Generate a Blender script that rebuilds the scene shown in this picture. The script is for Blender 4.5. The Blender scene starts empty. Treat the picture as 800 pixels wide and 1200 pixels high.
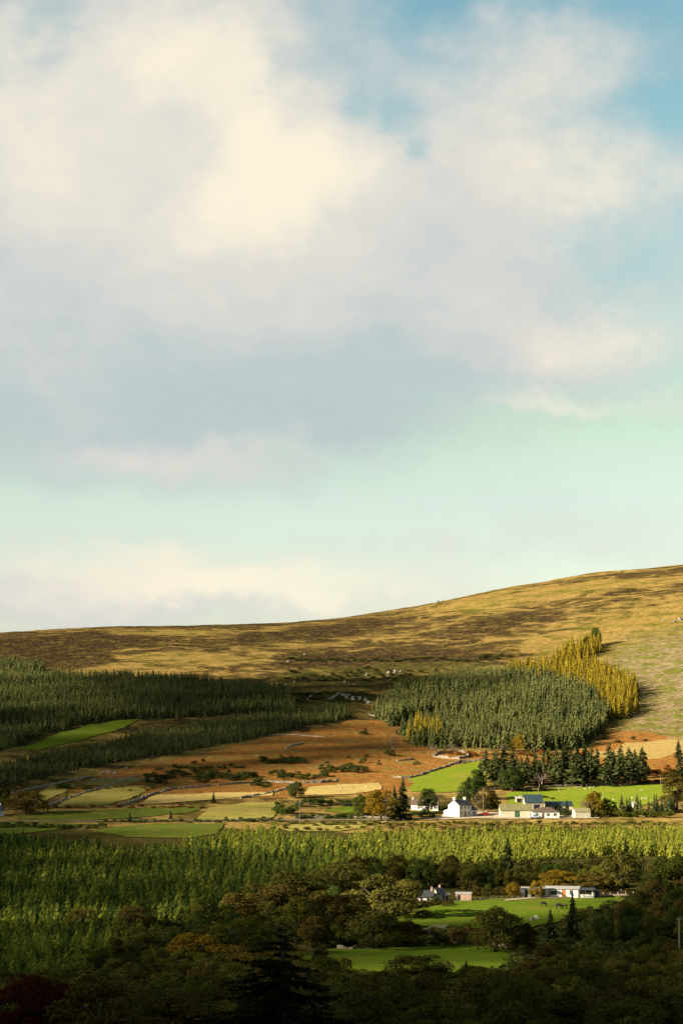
import bpy, math, random
import numpy as np
from mathutils.geometry import delaunay_2d_cdt
from mathutils import Vector

random.seed(7)
RNG = np.random.default_rng(7)
SC = bpy.context.scene
COL = SC.collection
PI = math.pi

# ------------------------------------------------------------------ camera numbers
CAMZ = 60.0
HF = math.radians(18.0)
F = 400.0 / math.tan(HF / 2)
PITCH = math.atan(230.0 / F)
CP, SP = math.cos(PITCH), math.sin(PITCH)


def ray(px, row):
    """sideways and upward slope (per metre forward) of the sight line through a photo point"""
    v = 600.0 - np.asarray(row, float)
    fy = F * CP - v * SP
    return (np.asarray(px, float) - 400.0) / fy, (F * SP + v * CP) / fy


def project(x, y, z):
    dx, dy, dz = x, y, z - CAMZ
    f = dy * CP + dz * SP
    v = -dy * SP + dz * CP
    return 400 + dx / f * F, 600 - v / f * F


# ------------------------------------------------------------------ noise
def vnoise(x, y, scale, seed):
    x = np.asarray(x, float) / scale + seed * 17.31
    y = np.asarray(y, float) / scale + seed * 9.77
    xi, yi = np.floor(x), np.floor(y)
    fx, fy = x - xi, y - yi
    fx = fx * fx * (3 - 2 * fx)
    fy = fy * fy * (3 - 2 * fy)

    def h(a, b):
        s = np.sin(a * 127.1 + b * 311.7 + seed * 74.7) * 43758.5453
        return s - np.floor(s)
    return ((h(xi, yi) * (1 - fx) + h(xi + 1, yi) * fx) * (1 - fy)
            + (h(xi, yi + 1) * (1 - fx) + h(xi + 1, yi + 1) * fx) * fy) * 2 - 1


# ------------------------------------------------------------------ terrain
NEAR = [(0, -1.7), (15, -4), (60, -10.5), (120, -19.5), (200, -31), (300, -43), (400, -51), (450, -53), (500, -54.5),
        (550, -55), (600, -54.5), (650, -53.5), (700, -52), (760, -50), (820, -47.8), (880, -45.2)]
FARD = [950, 1020, 1100, 1180, 1250, 1350, 1450, 1550, 1700, 1850, 2000, 2150, 2300, 2500]
FARR = {
    0:   [936, 915, 892, 869, 849, 822, 803, 787, 767, 752, 743, 740.5, 743, 748],
    200: [938, 919, 897, 874, 854, 828, 806, 788, 766, 750, 741, 737, 738, 744],
    400: [938, 919, 896, 873, 855, 832, 811, 793, 770, 752, 738, 728, 724, 728],
    500: [940, 921, 899, 877, 859, 835, 813, 794, 769, 748, 731, 719, 711, 712],
    650: [941, 922, 901, 878, 860, 834, 811, 790, 762, 737, 716, 700, 689, 684],
    800: [941, 921, 898, 874, 854, 826, 799, 775, 745, 718, 696, 680, 668, 662],
}
CREST = ([0, 100, 260, 400, 500, 600, 700, 800], [741, 735.5, 733.5, 724, 709, 687, 672, 662])
QC = np.arange(-100, 901, 10.0)
DC = np.arange(0, 5200, 5.0)


def _table():
    cols = []
    for q in sorted(FARR):
        d = [a for a, _ in NEAR] + FARD + [3000, 5200]
        zf = [float(ray(q, r)[1]) * dd for dd, r in zip(FARD, FARR[q])]
        z = [b for _, b in NEAR] + zf + [zf[-1] - 6, zf[-1] - 120]
        cols.append(np.interp(DC, d, z))
    cols = np.array(cols)
    t = np.empty((len(QC), len(DC)))
    for j in range(len(DC)):
        t[:, j] = np.interp(QC, sorted(FARR), cols[:, j])
    k = np.exp(-np.linspace(-2, 2, 17) ** 2)
    k /= k.sum()
    pad = np.pad(t, ((0, 0), (8, 8)), mode='edge')
    sm = np.array([np.convolve(r, k, 'valid') for r in pad])
    w = np.clip((DC - 60) / 120, 0, 1)
    t = t * (1 - w) + sm * w
    k = np.exp(-np.linspace(-2, 2, 13) ** 2)
    k /= k.sum()
    pad = np.pad(t, ((6, 6), (0, 0)), mode='edge')
    t = np.array([np.convolve(c, k, 'valid') for c in pad.T]).T
    want = ray(400, np.interp(QC, *CREST))[1]
    g = np.clip((DC - 1400) / 700, 0, 1)
    g = g * g * (3 - 2 * g)
    for _ in range(3):
        have = (t[:, 300:] / DC[None, 300:]).max(1)
        t += ((want - have)[:, None]) * DC[None] * g[None]
    return t


TAB = _table()


def rough(x, y):
    far = np.clip((y - 1000) / 250, 0, 1)
    n = 0.35 * vnoise(x, y, 55, 1) * np.clip((y - 60) / 200, 0, 1)
    n = n + far * (1.6 * vnoise(x, y, 130, 2) + 0.9 * vnoise(x, y, 42, 3) + 0.40 * vnoise(x, y, 17, 4) + 0.26 * vnoise(x, y, 7.5, 5))
    return n


def ground(x, y):
    x = np.asarray(x, float)
    y = np.asarray(y, float)
    q = 400 + x / np.maximum(y, 1.0) * F
    a = np.clip((q + 100) / 10, 0, len(QC) - 1.001)
    b = np.clip(y / 5, 0, len(DC) - 1.001)
    i, j = a.astype(int), b.astype(int)
    fa, fb = a - i, b - j
    z = (TAB[i, j] * (1 - fa) + TAB[i + 1, j] * fa) * (1 - fb) + (TAB[i, j + 1] * (1 - fa) + TAB[i + 1, j + 1] * fa) * fb
    return z + rough(x, y) + CAMZ


_DS = np.arange(120, 2700, 1.0)


def P(px, row):
    """the point of the ground seen at a photo point"""
    u, s = ray(px, row)
    z = ground(u * _DS, _DS)
    hit = np.nonzero((z - CAMZ) / _DS >= s)[0]
    i = hit[0] if len(hit) else int(np.argmax((z - CAMZ) / _DS))
    d = _DS[i]
    return Vector((float(u * d), float(d), float(z[i])))


def poly(pts):
    return np.array([P(a, b)[:2] for a, b in pts])


def inside(pl, x, y):
    r = np.zeros(np.shape(x), bool)
    n = len(pl)
    for i in range(n):
        x0, y0 = pl[i]
        x1, y1 = pl[(i + 1) % n]
        c = (y0 > y) != (y1 > y)
        with np.errstate(divide='ignore', invalid='ignore'):
            r ^= c & (x < (x1 - x0) * (y - y0) / (y1 - y0 + 1e-12) + x0)
    return r


# ------------------------------------------------------------------ object helpers
def tag(o, label=None, cat=None, group=None, kind=None):
    for k, v in (('label', label), ('category', cat), ('group', group), ('kind', kind)):
        if v:
            o[k] = v
    return o


def link(name, me, parent=None):
    o = bpy.data.objects.new(name, me)
    COL.objects.link(o)
    if parent is not None:
        o.parent = parent
    return o


def empty(name, loc, rz=0.0):
    o = bpy.data.objects.new(name, None)
    o.empty_display_size = 0.5
    COL.objects.link(o)
    o.location = loc
    o.rotation_euler = (0, 0, rz)
    return o


def np_mesh(name, V, faces, mat=None, tint=None, smooth=False):
    """V (n,3); faces: list of integer arrays (m,3) or (m,4)"""
    me = bpy.data.meshes.new(name)
    V = np.asarray(V, np.float32)
    me.vertices.add(len(V))
    me.vertices.foreach_set('co', V.ravel())
    loops = np.concatenate([np.asarray(f, np.int32).ravel() for f in faces])
    tot = np.concatenate([np.full(len(f), f.shape[1], np.int32) for f in faces])
    me.loops.add(len(loops))
    me.loops.foreach_set('vertex_index', loops)
    me.polygons.add(len(tot))
    me.polygons.foreach_set('loop_start', np.concatenate([[0], np.cumsum(tot)[:-1]]).astype(np.int32))
    me.polygons.foreach_set('loop_total', tot)
    if smooth:
        me.polygons.foreach_set('use_smooth', np.ones(len(tot), bool))
    if tint is not None:
        at = me.attributes.new('tint', 'FLOAT', 'POINT')
        at.data.foreach_set('value', np.asarray(tint, np.float32))
    me.update(calc_edges=True)
    if mat:
        me.materials.append(mat)
    return me


class MB:
    """collects boxes, prisms and tubes into one mesh"""
    def __init__(s):
        s.v, s.f = [], []

    def add(s, vs, fs):
        b = len(s.v)
        s.v += [tuple(v) for v in vs]
        s.f += [tuple(i + b for i in f) for f in fs]
        return s

    def box(s, x0, x1, y0, y1, z0, z1):
        return s.add([(x0, y0, z0), (x1, y0, z0), (x1, y1, z0), (x0, y1, z0), (x0, y0, z1), (x1, y0, z1), (x1, y1, z1), (x0, y1, z1)],
                     [(0, 3, 2, 1), (4, 5, 6, 7), (0, 1, 5, 4), (1, 2, 6, 5), (2, 3, 7, 6), (3, 0, 4, 7)])

    def tube(s, pts, radii, n=6):
        pts = [Vector(p) for p in pts]
        rings = []
        for i, p in enumerate(pts):
            t = (pts[min(i + 1, len(pts) - 1)] - pts[max(i - 1, 0)]).normalized()
            a = t.cross(Vector((0.31, 0.95, 0.11)))
            if a.length < 1e-3:
                a = t.cross(Vector((1, 0, 0)))
            a.normalize()
            b = t.cross(a)
            rings.append([p + (a * math.cos(2 * PI * k / n) + b * math.sin(2 * PI * k / n)) * radii[i] for k in range(n)])
        vs = [v for r in rings for v in r]
        fs = []
        for i in range(len(pts) - 1):
            for k in range(n):
                fs.append((i * n + k, i * n + (k + 1) % n, (i + 1) * n + (k + 1) % n, (i + 1) * n + k))
        fs.append(tuple(range(n))[::-1])
        fs.append(tuple((len(pts) - 1) * n + k for k in range(n)))
        return s.add(vs, fs)

    def mesh(s, name, mat, smooth=False):
        me = bpy.data.meshes.new(name)
        me.from_pydata(s.v, [], s.f)
        me.update()
        me.materials.append(mat)
        if smooth:
            me.polygons.foreach_set('use_smooth', [True] * len(me.polygons))
        return me

    def build(s, name, mat, parent=None, smooth=False):
        return link(name, s.mesh(name, mat, smooth), parent)


# ------------------------------------------------------------------ node helpers
class NT:
    def __init__(s, tree):
        s.t = tree
        tree.nodes.clear()

    def n(s, typ, ins=None, **kw):
        nd = s.t.nodes.new(typ)
        for k, v in kw.items():
            setattr(nd, k, v)
        for k, v in (ins or {}).items():
            s.put(nd.inputs[k], v)
        return nd

    def put(s, sock, v):
        if hasattr(v, 'is_linked') or isinstance(v, bpy.types.NodeSocket):
            s.t.links.new(v, sock)
        elif isinstance(v, (tuple, list)) and len(v) == 3 and sock.type == 'RGBA':
            sock.default_value = (*v, 1)
        else:
            sock.default_value = v

    def m(s, op, a, b=None, c=None, clamp=False):
        nd = s.t.nodes.new('ShaderNodeMath')
        nd.operation = op
        nd.use_clamp = clamp
        for i, v in enumerate((a, b, c)):
            if v is not None:
                s.put(nd.inputs[i], v)
        return nd.outputs[0]

    def mix(s, f, a, b, mode='MIX'):
        nd = s.t.nodes.new('ShaderNodeMix')
        nd.data_type = 'RGBA'
        nd.blend_type = mode
        s.put(nd.inputs[0], f)
        s.put(nd.inputs[6], a)
        s.put(nd.inputs[7], b)
        return nd.outputs[2]

    def noise(s, vec, scale, detail=4, rough=0.55, dist=0.0):
        nd = s.n('ShaderNodeTexNoise', {'Scale': scale, 'Detail': detail, 'Roughness': rough, 'Distortion': dist})
        if vec is not None:
            s.put(nd.inputs['Vector'], vec)
        return nd.outputs['Fac']

    def ss(s, x, lo, hi):
        nd = s.n('ShaderNodeMapRange', {'Value': x, 'From Min': lo, 'From Max': hi}, interpolation_type='SMOOTHSTEP')
        return nd.outputs[0]


def new_mat(name):
    m = bpy.data.materials.new(name)
    m.use_nodes = True
    return m, NT(m.node_tree)


def plain(name, col, col2=None, rough=0.8, scale=1.5, metal=0.0, bump=0.0):
    m, t = new_mat(name)
    tc = t.n('ShaderNodeTexCoord').outputs['Object']
    c2 = col2 or tuple(c * 0.65 for c in col)
    f = t.ss(t.noise(tc, scale, 6, 0.65), 0.35, 0.7)
    b = t.n('ShaderNodeBsdfPrincipled', {'Base Color': t.mix(f, col, c2), 'Roughness': rough, 'Metallic': metal})
    if bump:
        bp = t.n('ShaderNodeBump', {'Strength': bump, 'Distance': 0.05, 'Height': t.noise(tc, scale * 6, 4)})
        t.put(b.inputs['Normal'], bp.outputs[0])
    t.put(t.n('ShaderNodeOutputMaterial').inputs[0], b.outputs[0])
    return m


def leafy(name, c1, c2, rnd=0.5, trans=0.2):
    """foliage: two leaf colours mixed by the leaf's own tint and by the plant"""
    m, t = new_mat(name)
    a = t.n('ShaderNodeAttribute', attribute_name='tint').outputs['Fac']
    r = t.n('ShaderNodeObjectInfo').outputs['Random']
    f = t.m('ADD', a, t.m('MULTIPLY', t.m('SUBTRACT', r, 0.5), rnd), clamp=True)
    c = t.mix(f, c1, c2)
    d = t.n('ShaderNodeBsdfDiffuse', {'Color': c, 'Roughness': 0.6})
    tr = t.n('ShaderNodeBsdfTranslucent', {'Color': c})
    mx = t.n('ShaderNodeMixShader', {0: trans, 1: d.outputs[0], 2: tr.outputs[0]})
    t.put(t.n('ShaderNodeOutputMaterial').inputs[0], mx.outputs[0])
    return m



# ------------------------------------------------------------------ camera, sun, sky
cam = bpy.data.cameras.new('camera')
cam.sensor_fit = 'HORIZONTAL'
cam.angle = HF
cam.clip_start = 1.0
cam.clip_end = 20000
cam_o = link('camera', cam)
cam_o.location = (0, 0, CAMZ)
cam_o.rotation_euler = (PI / 2 + PITCH, 0, 0)
SC.camera = cam_o

SUN_AZ = math.atan2(-0.88, -0.40)
SUN_EL = math.radians(21.0)
S = Vector((math.sin(SUN_AZ) * math.cos(SUN_EL), math.cos(SUN_AZ) * math.cos(SUN_EL), math.sin(SUN_EL)))
sun = bpy.data.lights.new('sun', 'SUN')
sun.energy = 5.0
sun.angle = math.radians(0.55)
sun.color = (1.0, 0.88, 0.68)
sun_o = link('sun', sun)
sun_o.location = S * 900
sun_o.rotation_euler = S.to_track_quat('Z', 'Y').to_euler()

SC.view_settings.view_transform = 'Standard'
SC.view_settings.look = 'None'
SC.view_settings.exposure = 1.4
SC.view_settings.gamma = 1.0

world = bpy.data.worlds.new('World')
SC.world = world
world.use_nodes = True
t = NT(world.node_tree)
sky = t.n('ShaderNodeTexSky', sky_type='NISHITA', sun_disc=False)
sky.sun_elevation = SUN_EL
sky.sun_rotation = SUN_AZ % (2 * PI)
sky.altitude = 200
sky.air_density = 1.0
sky.dust_density = 1.0
sky.ozone_density = 1.0
dirv = t.n('ShaderNodeTexCoord').outputs['Generated']
sp = t.n('ShaderNodeSeparateXYZ', {0: dirv})
az = t.m('MULTIPLY', t.m('ARCTAN2', sp.outputs[0], sp.outputs[1]), 180 / PI)
el = t.m('MULTIPLY', t.m('ARCSINE', sp.outputs[2]), 180 / PI)


def ang(px, row):
    a, s = ray(px, row)
    return math.degrees(math.atan(a)), math.degrees(math.atan(s / math.sqrt(1 + a * a)))


# the air's own tint: bluer above, pale green lower, near white at the hill
ramp = t.n('ShaderNodeValToRGB', {0: t.m('DIVIDE', el, 20.0, clamp=True)})
cr = ramp.color_ramp
cr.elements[0].position, cr.elements[0].color = 0.08, (1.0, 0.97, 0.97, 1)
cr.elements[1].position, cr.elements[1].color = 0.97, (0.70, 0.92, 0.76, 1)
for p, c in ((0.27, (0.97, 0.90, 0.78)), (0.38, (0.99, 0.93, 0.63)), (0.50, (0.99, 0.98, 0.71)), (0.68, (0.88, 0.98, 0.75))):
    e = cr.elements.new(p)
    e.color = (*c, 1)
skyc = t.mix(1.0, sky.outputs[0], ramp.outputs[0], 'MULTIPLY')

# clouds: angular coordinates, bent by noise so that their edges curl
pos = t.n('ShaderNodeCombineXYZ', {0: az, 1: t.m('MULTIPLY', el, 1.35), 2: 0.0}).outputs[0]
w1 = t.n('ShaderNodeTexNoise', {'Vector': pos, 'Scale': 0.22, 'Detail': 5, 'Roughness': 0.6}).outputs['Color']
w2 = t.n('ShaderNodeTexNoise', {'Vector': pos, 'Scale': 0.9, 'Detail': 5, 'Roughness': 0.62}).outputs['Color']
vm = lambda op, a, b: (lambda nd: (t.put(nd.inputs[0], a), t.put(nd.inputs[1], b), nd.outputs[0])[2])(t.n('ShaderNodeVectorMath', operation=op))
wv = vm('ADD', vm('MULTIPLY', vm('SUBTRACT', w1, (0.5, 0.5, 0.5)), (4.2, 3.0, 0)), vm('MULTIPLY', vm('SUBTRACT', w2, (0.5, 0.5, 0.5)), (1.1, 0.8, 0)))
wp = vm('ADD', vm('MULTIPLY', pos, (1, 1 / 1.35, 1)), wv)
ws = t.n('ShaderNodeSeparateXYZ', {0: wp})
wx, wy = ws.outputs[0], ws.outputs[1]


def blobs(lst):
    """sum of soft elliptical masses: (px, row, half width px, half height px, weight, tilt)"""
    tot = None
    for px, row, rw, rh, k, *tilt in lst:
        a0, e0 = ang(px, row)
        sc = math.degrees(1 / F)
        th = math.radians(tilt[0]) if tilt else 0.0
        dx, dy = t.m('SUBTRACT', wx, a0), t.m('SUBTRACT', wy, e0)
        u = t.m('ADD', t.m('MULTIPLY', dx, math.cos(th) / (rw * sc)), t.m('MULTIPLY', dy, math.sin(th) / (rw * sc)))
        v = t.m('ADD', t.m('MULTIPLY', dx, -math.sin(th) / (rh * sc)), t.m('MULTIPLY', dy, math.cos(th) / (rh * sc)))
        r2 = t.m('ADD', t.m('MULTIPLY', u, u), t.m('MULTIPLY', v, v))
        g = t.m('MULTIPLY', t.m('EXPONENT', t.m('MULTIPLY', r2, -1.0)), k)
        tot = g if tot is None else t.m('ADD', tot, g)
    return tot


n1 = t.noise(vm('ADD', pos, (3.1, 8.2, 0)), 0.30, 7, 0.50)
n2 = t.noise(vm('ADD', pos, (13.1, 1.2, 0)), 1.1, 7, 0.52)
fine = t.m('ADD', t.m('MULTIPLY', t.m('SUBTRACT', n1, 0.5), 1.0), t.m('MULTIPLY', t.m('SUBTRACT', n2, 0.5), 0.50))
front = t.ss(t.m('ABSOLUTE', az), 40.0, 16.0)
dens = blobs([
    (90, 170, 330, 330, 0.95), (300, 330, 330, 200, 0.75), (340, 210, 150, 110, 0.7), (215, 40, 130, 100, 0.4), (90, 480, 330, 80, 0.50),
    (560, 330, 190, 130, 0.55), (640, 130, 230, 100, 0.46, -22), (700, 215, 160, 60, 0.34), (560, 260, 120, 90, 0.4),
    (720, 400, 170, 70, 0.48), (385, 505, 110, 30, 0.45), (200, 545, 190, 28, 0.24), (70, 700, 230, 50, 0.75),
    (330, 700, 280, 30, 0.58), (690, 55, 110, 50, 0.48), (690, 465, 110, 14, 0.22), (640, 630, 260, 45, 0.42), (330, 440, 200, 40, 0.15),
    (450, 125, 50, 40, -0.62), (482, 175, 30, 24, -0.5), (530, 12, 110, 34, -0.40), (45, 15, 50, 40, -0.40), (760, 110, 90, 40, -0.40, -20),
    (640, 260, 100, 55, -0.40), (590, 530, 300, 60, -0.25), (200, 605, 330, 28, -0.40), (330, 85, 60, 45, -0.35), (130, 375, 120, 30, -0.12),
])
rest = t.m('MULTIPLY', t.m('SUBTRACT', 1.0, front), 0.85)
den = t.ss(t.m('ADD', t.m('ADD', t.m('MULTIPLY', dens, front), rest), t.m('MULTIPLY', fine, 0.70)), -0.12, 1.12)
lit = blobs([
    (225, 45, 130, 85, 0.66), (355, 205, 140, 80, 0.66), (300, 150, 70, 60, 0.30), (10, 90, 90, 140, 0.42), (120, 150, 170, 120, 0.30), (130, 260, 260, 110, 0.30), (320, 275, 170, 50, 0.24), (50, 420, 120, 60, 0.18),
    (600, 120, 220, 90, 0.46, -22), (690, 55, 110, 50, 0.25), (700, 210, 150, 60, 0.42), (720, 395, 150, 45, 0.62), (690, 465, 120, 14, 0.7),
    (200, 540, 180, 30, 0.42), (260, 690, 300, 26, 0.62), (110, 655, 260, 22, 0.62), (60, 722, 150, 28, 0.25), (360, 700, 200, 30, 0.42), (640, 630, 280, 45, 0.36),
    (385, 505, 110, 30, -0.12), (330, 420, 280, 60, 0.02), (400, 345, 240, 45, 0.20), (560, 300, 120, 80, 0.2),
])
li = t.m('ADD', t.m('MULTIPLY', lit, front), t.m('MULTIPLY', fine, 0.55), clamp=True)
c_grey, c_mid, c_cream = (0.258, 0.305, 0.312), (0.368, 0.362, 0.340), (0.50, 0.458, 0.365)
cc = t.mix(t.ss(li, -0.05, 0.50), c_grey, c_mid)
cc = t.mix(t.ss(li, 0.36, 1.0), cc, c_cream)
dim = t.m('ADD', t.m('MULTIPLY', front, 0.60), 0.40)
cc = t.mix(1.0, cc, t.n('ShaderNodeCombineColor', {0: dim, 1: dim, 2: dim}).outputs[0], 'MULTIPLY')
bg1 = t.n('ShaderNodeBackground', {'Color': skyc, 'Strength': 0.074})
bg2 = t.n('ShaderNodeBackground', {'Color': cc, 'Strength': 0.735})
mx = t.n('ShaderNodeMixShader', {0: den, 1: bg1.outputs[0], 2: bg2.outputs[0]})
t.put(t.n('ShaderNodeOutputWorld').inputs[0], mx.outputs[0])

# ------------------------------------------------------------------ the ground
def ground_mat():
    m, t = new_mat('hill_ground')
    pos = t.n('ShaderNodeNewGeometry').outputs['Position']
    a1 = t.n('ShaderNodeAttribute', attribute_name='cover_a')
    a2 = t.n('ShaderNodeAttribute', attribute_name='cover_b')
    s1 = t.n('ShaderNodeSeparateColor', {0: a1.outputs['Color']})
    s2 = t.n('ShaderNodeSeparateColor', {0: a2.outputs['Color']})
    big = t.noise(pos, 0.010, 5, 0.6, 0.4)
    mid = t.noise(pos, 0.036, 9, 0.72, 0.8)
    pat = t.noise(pos, 0.075, 6, 0.65, 0.5)
    fin = t.noise(pos, 0.30, 5, 0.7)
    tuft = t.noise(pos, 1.3, 3, 0.7)
    tex = t.m('ADD', t.m('MULTIPLY', fin, 0.6), t.m('MULTIPLY', tuft, 0.4))
    gold = t.mix(t.ss(tex, 0.36, 0.62), (0.10, 0.062, 0.018), (0.35, 0.235, 0.07))
    green = t.mix(t.ss(tex, 0.38, 0.62), (0.055, 0.06, 0.010), (0.14, 0.13, 0.02))
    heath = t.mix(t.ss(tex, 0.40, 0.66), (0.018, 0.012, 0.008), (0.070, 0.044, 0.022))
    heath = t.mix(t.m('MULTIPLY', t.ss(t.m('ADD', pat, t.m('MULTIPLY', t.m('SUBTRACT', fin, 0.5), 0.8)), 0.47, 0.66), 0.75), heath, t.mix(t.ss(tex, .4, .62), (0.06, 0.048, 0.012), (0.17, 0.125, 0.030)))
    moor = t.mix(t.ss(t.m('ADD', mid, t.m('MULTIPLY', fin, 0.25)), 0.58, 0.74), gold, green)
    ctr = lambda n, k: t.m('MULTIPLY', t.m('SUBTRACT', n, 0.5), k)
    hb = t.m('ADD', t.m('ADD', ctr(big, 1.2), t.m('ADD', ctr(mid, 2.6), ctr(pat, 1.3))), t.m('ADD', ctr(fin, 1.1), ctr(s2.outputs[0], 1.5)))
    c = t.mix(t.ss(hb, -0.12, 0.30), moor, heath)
    brash = t.mix(t.ss(tex, 0.40, 0.62), (0.10, 0.072, 0.036), (0.33, 0.25, 0.135))
    brash = t.mix(t.ss(pat, 0.46, 0.58), brash, t.mix(t.ss(tex, .4, .62), (0.07, 0.075, 0.014), (0.19, 0.18, 0.035)))
    c = t.mix(s2.outputs[2], c, brash)
    brk = t.mix(t.ss(tex, 0.35, 0.66), (0.13, 0.052, 0.014), (0.32, 0.15, 0.038))
    brk = t.mix(t.ss(pat, 0.47, 0.64), brk, t.mix(t.ss(tex, .4, .62), (0.10, 0.075, 0.018), (0.25, 0.17, 0.05)))
    brk = t.mix(t.ss(mid, 0.60, 0.70), brk, (0.085, 0.075, 0.018))
    c = t.mix(s1.outputs[0], c, brk)
    gr = t.mix(t.ss(tex, 0.3, 0.7), (0.075, 0.115, 0.012), (0.12, 0.16, 0.02))
    c = t.mix(s1.outputs[1], c, gr)
    st = t.mix(t.ss(tex, 0.3, 0.7), (0.22, 0.15, 0.05), (0.38, 0.28, 0.10))
    c = t.mix(s1.outputs[2], c, st)
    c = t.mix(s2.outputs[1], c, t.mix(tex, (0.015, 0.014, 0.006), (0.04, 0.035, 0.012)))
    h = t.m('ADD', t.m('MULTIPLY', fin, 1.0), t.m('MULTIPLY', tuft, 0.45))
    bp = t.n('ShaderNodeBump', {'Strength': 0.8, 'Distance': 0.9, 'Height': h})
    b = t.n('ShaderNodeBsdfDiffuse', {'Color': c, 'Roughness': 1.0, 'Normal': bp.outputs[0]})
    t.put(t.n('ShaderNodeOutputMaterial').inputs[0], b.outputs[0])
    return m


# zones of the land, outlined on the ground
Z_UPPER_LEFT = poly([(-70, 792), (0, 792), (60, 795), (200, 800), (330, 812), (348, 834), (250, 840), (170, 843), (100, 848), (50, 862), (0, 880), (-70, 890)])
Z_LOWER_LEFT = poly([(-70, 930), (0, 922), (100, 900), (210, 881), (330, 859), (412, 842), (405, 829), (345, 837), (250, 849), (178, 858), (112, 878), (40, 893), (0, 900), (-70, 912)])
Z_TOP_LEFT = poly([(-70, 782), (0, 782), (52, 785), (52, 792), (-70, 790)])
Z_RIGHT = poly([(436, 838), (470, 860), (485, 874), (560, 877), (640, 880), (674, 878), (702, 862), (716, 845), (700, 830), (690, 816), (640, 804), (590, 797), (540, 797), (470, 816)])
Z_LARCH = poly([(588, 792), (640, 784), (690, 780), (706, 790), (746, 806), (746, 838), (716, 846), (700, 829), (690, 815), (640, 803)])
Z_LARCH_UP = poly([(645, 776), (690, 772), (706, 764), (700, 756), (668, 764)])
Z_PLANT = poly([(-70, 984), (0, 986), (100, 996), (200, 998), (255, 990), (262, 979), (320, 978), (330, 984), (400, 986), (450, 980), (520, 977), (860, 973),
                (860, 1008), (800, 1006), (720, 1004), (600, 1012), (480, 1022), (400, 1030), (330, 1046), (260, 1068), (200, 1082), (150, 1122), (100, 1152), (0, 1168), (-70, 1172)])
Z_BRACKEN = poly([(60, 928), (120, 906), (210, 886), (330, 864), (430, 843), (470, 850), (505, 880), (570, 884), (640, 886), (690, 874), (720, 858), (760, 858), (800, 872), (860, 880),
                  (860, 918), (760, 916), (700, 908), (590, 892), (540, 892), (478, 915), (465, 930), (300, 936), (150, 930)])
Z_STRAW_R = poly([(700, 882), (730, 872), (800, 868), (860, 866), (860, 884), (790, 882), (740, 892), (705, 890)])
Z_BRASH = poly([(705, 790), (712, 765), (740, 750), (800, 742), (870, 736), (870, 868), (800, 866), (740, 868), (720, 858), (746, 838), (748, 806)])
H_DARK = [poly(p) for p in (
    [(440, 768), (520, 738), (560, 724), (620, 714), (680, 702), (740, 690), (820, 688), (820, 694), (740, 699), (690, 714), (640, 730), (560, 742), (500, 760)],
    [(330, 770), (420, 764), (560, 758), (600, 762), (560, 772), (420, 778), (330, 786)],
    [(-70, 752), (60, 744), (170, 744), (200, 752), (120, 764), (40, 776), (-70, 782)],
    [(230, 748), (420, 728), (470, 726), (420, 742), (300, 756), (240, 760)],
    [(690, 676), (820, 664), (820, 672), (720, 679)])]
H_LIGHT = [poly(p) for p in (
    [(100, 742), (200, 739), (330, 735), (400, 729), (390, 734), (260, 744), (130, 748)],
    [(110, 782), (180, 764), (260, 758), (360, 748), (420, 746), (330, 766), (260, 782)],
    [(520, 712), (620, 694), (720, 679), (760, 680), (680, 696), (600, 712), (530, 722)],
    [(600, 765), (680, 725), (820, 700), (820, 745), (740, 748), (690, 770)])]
H_GREEN = poly([(330, 785), (440, 777), (560, 772), (580, 782), (520, 800), (440, 815), (430, 838), (400, 828), (350, 830)])


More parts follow.
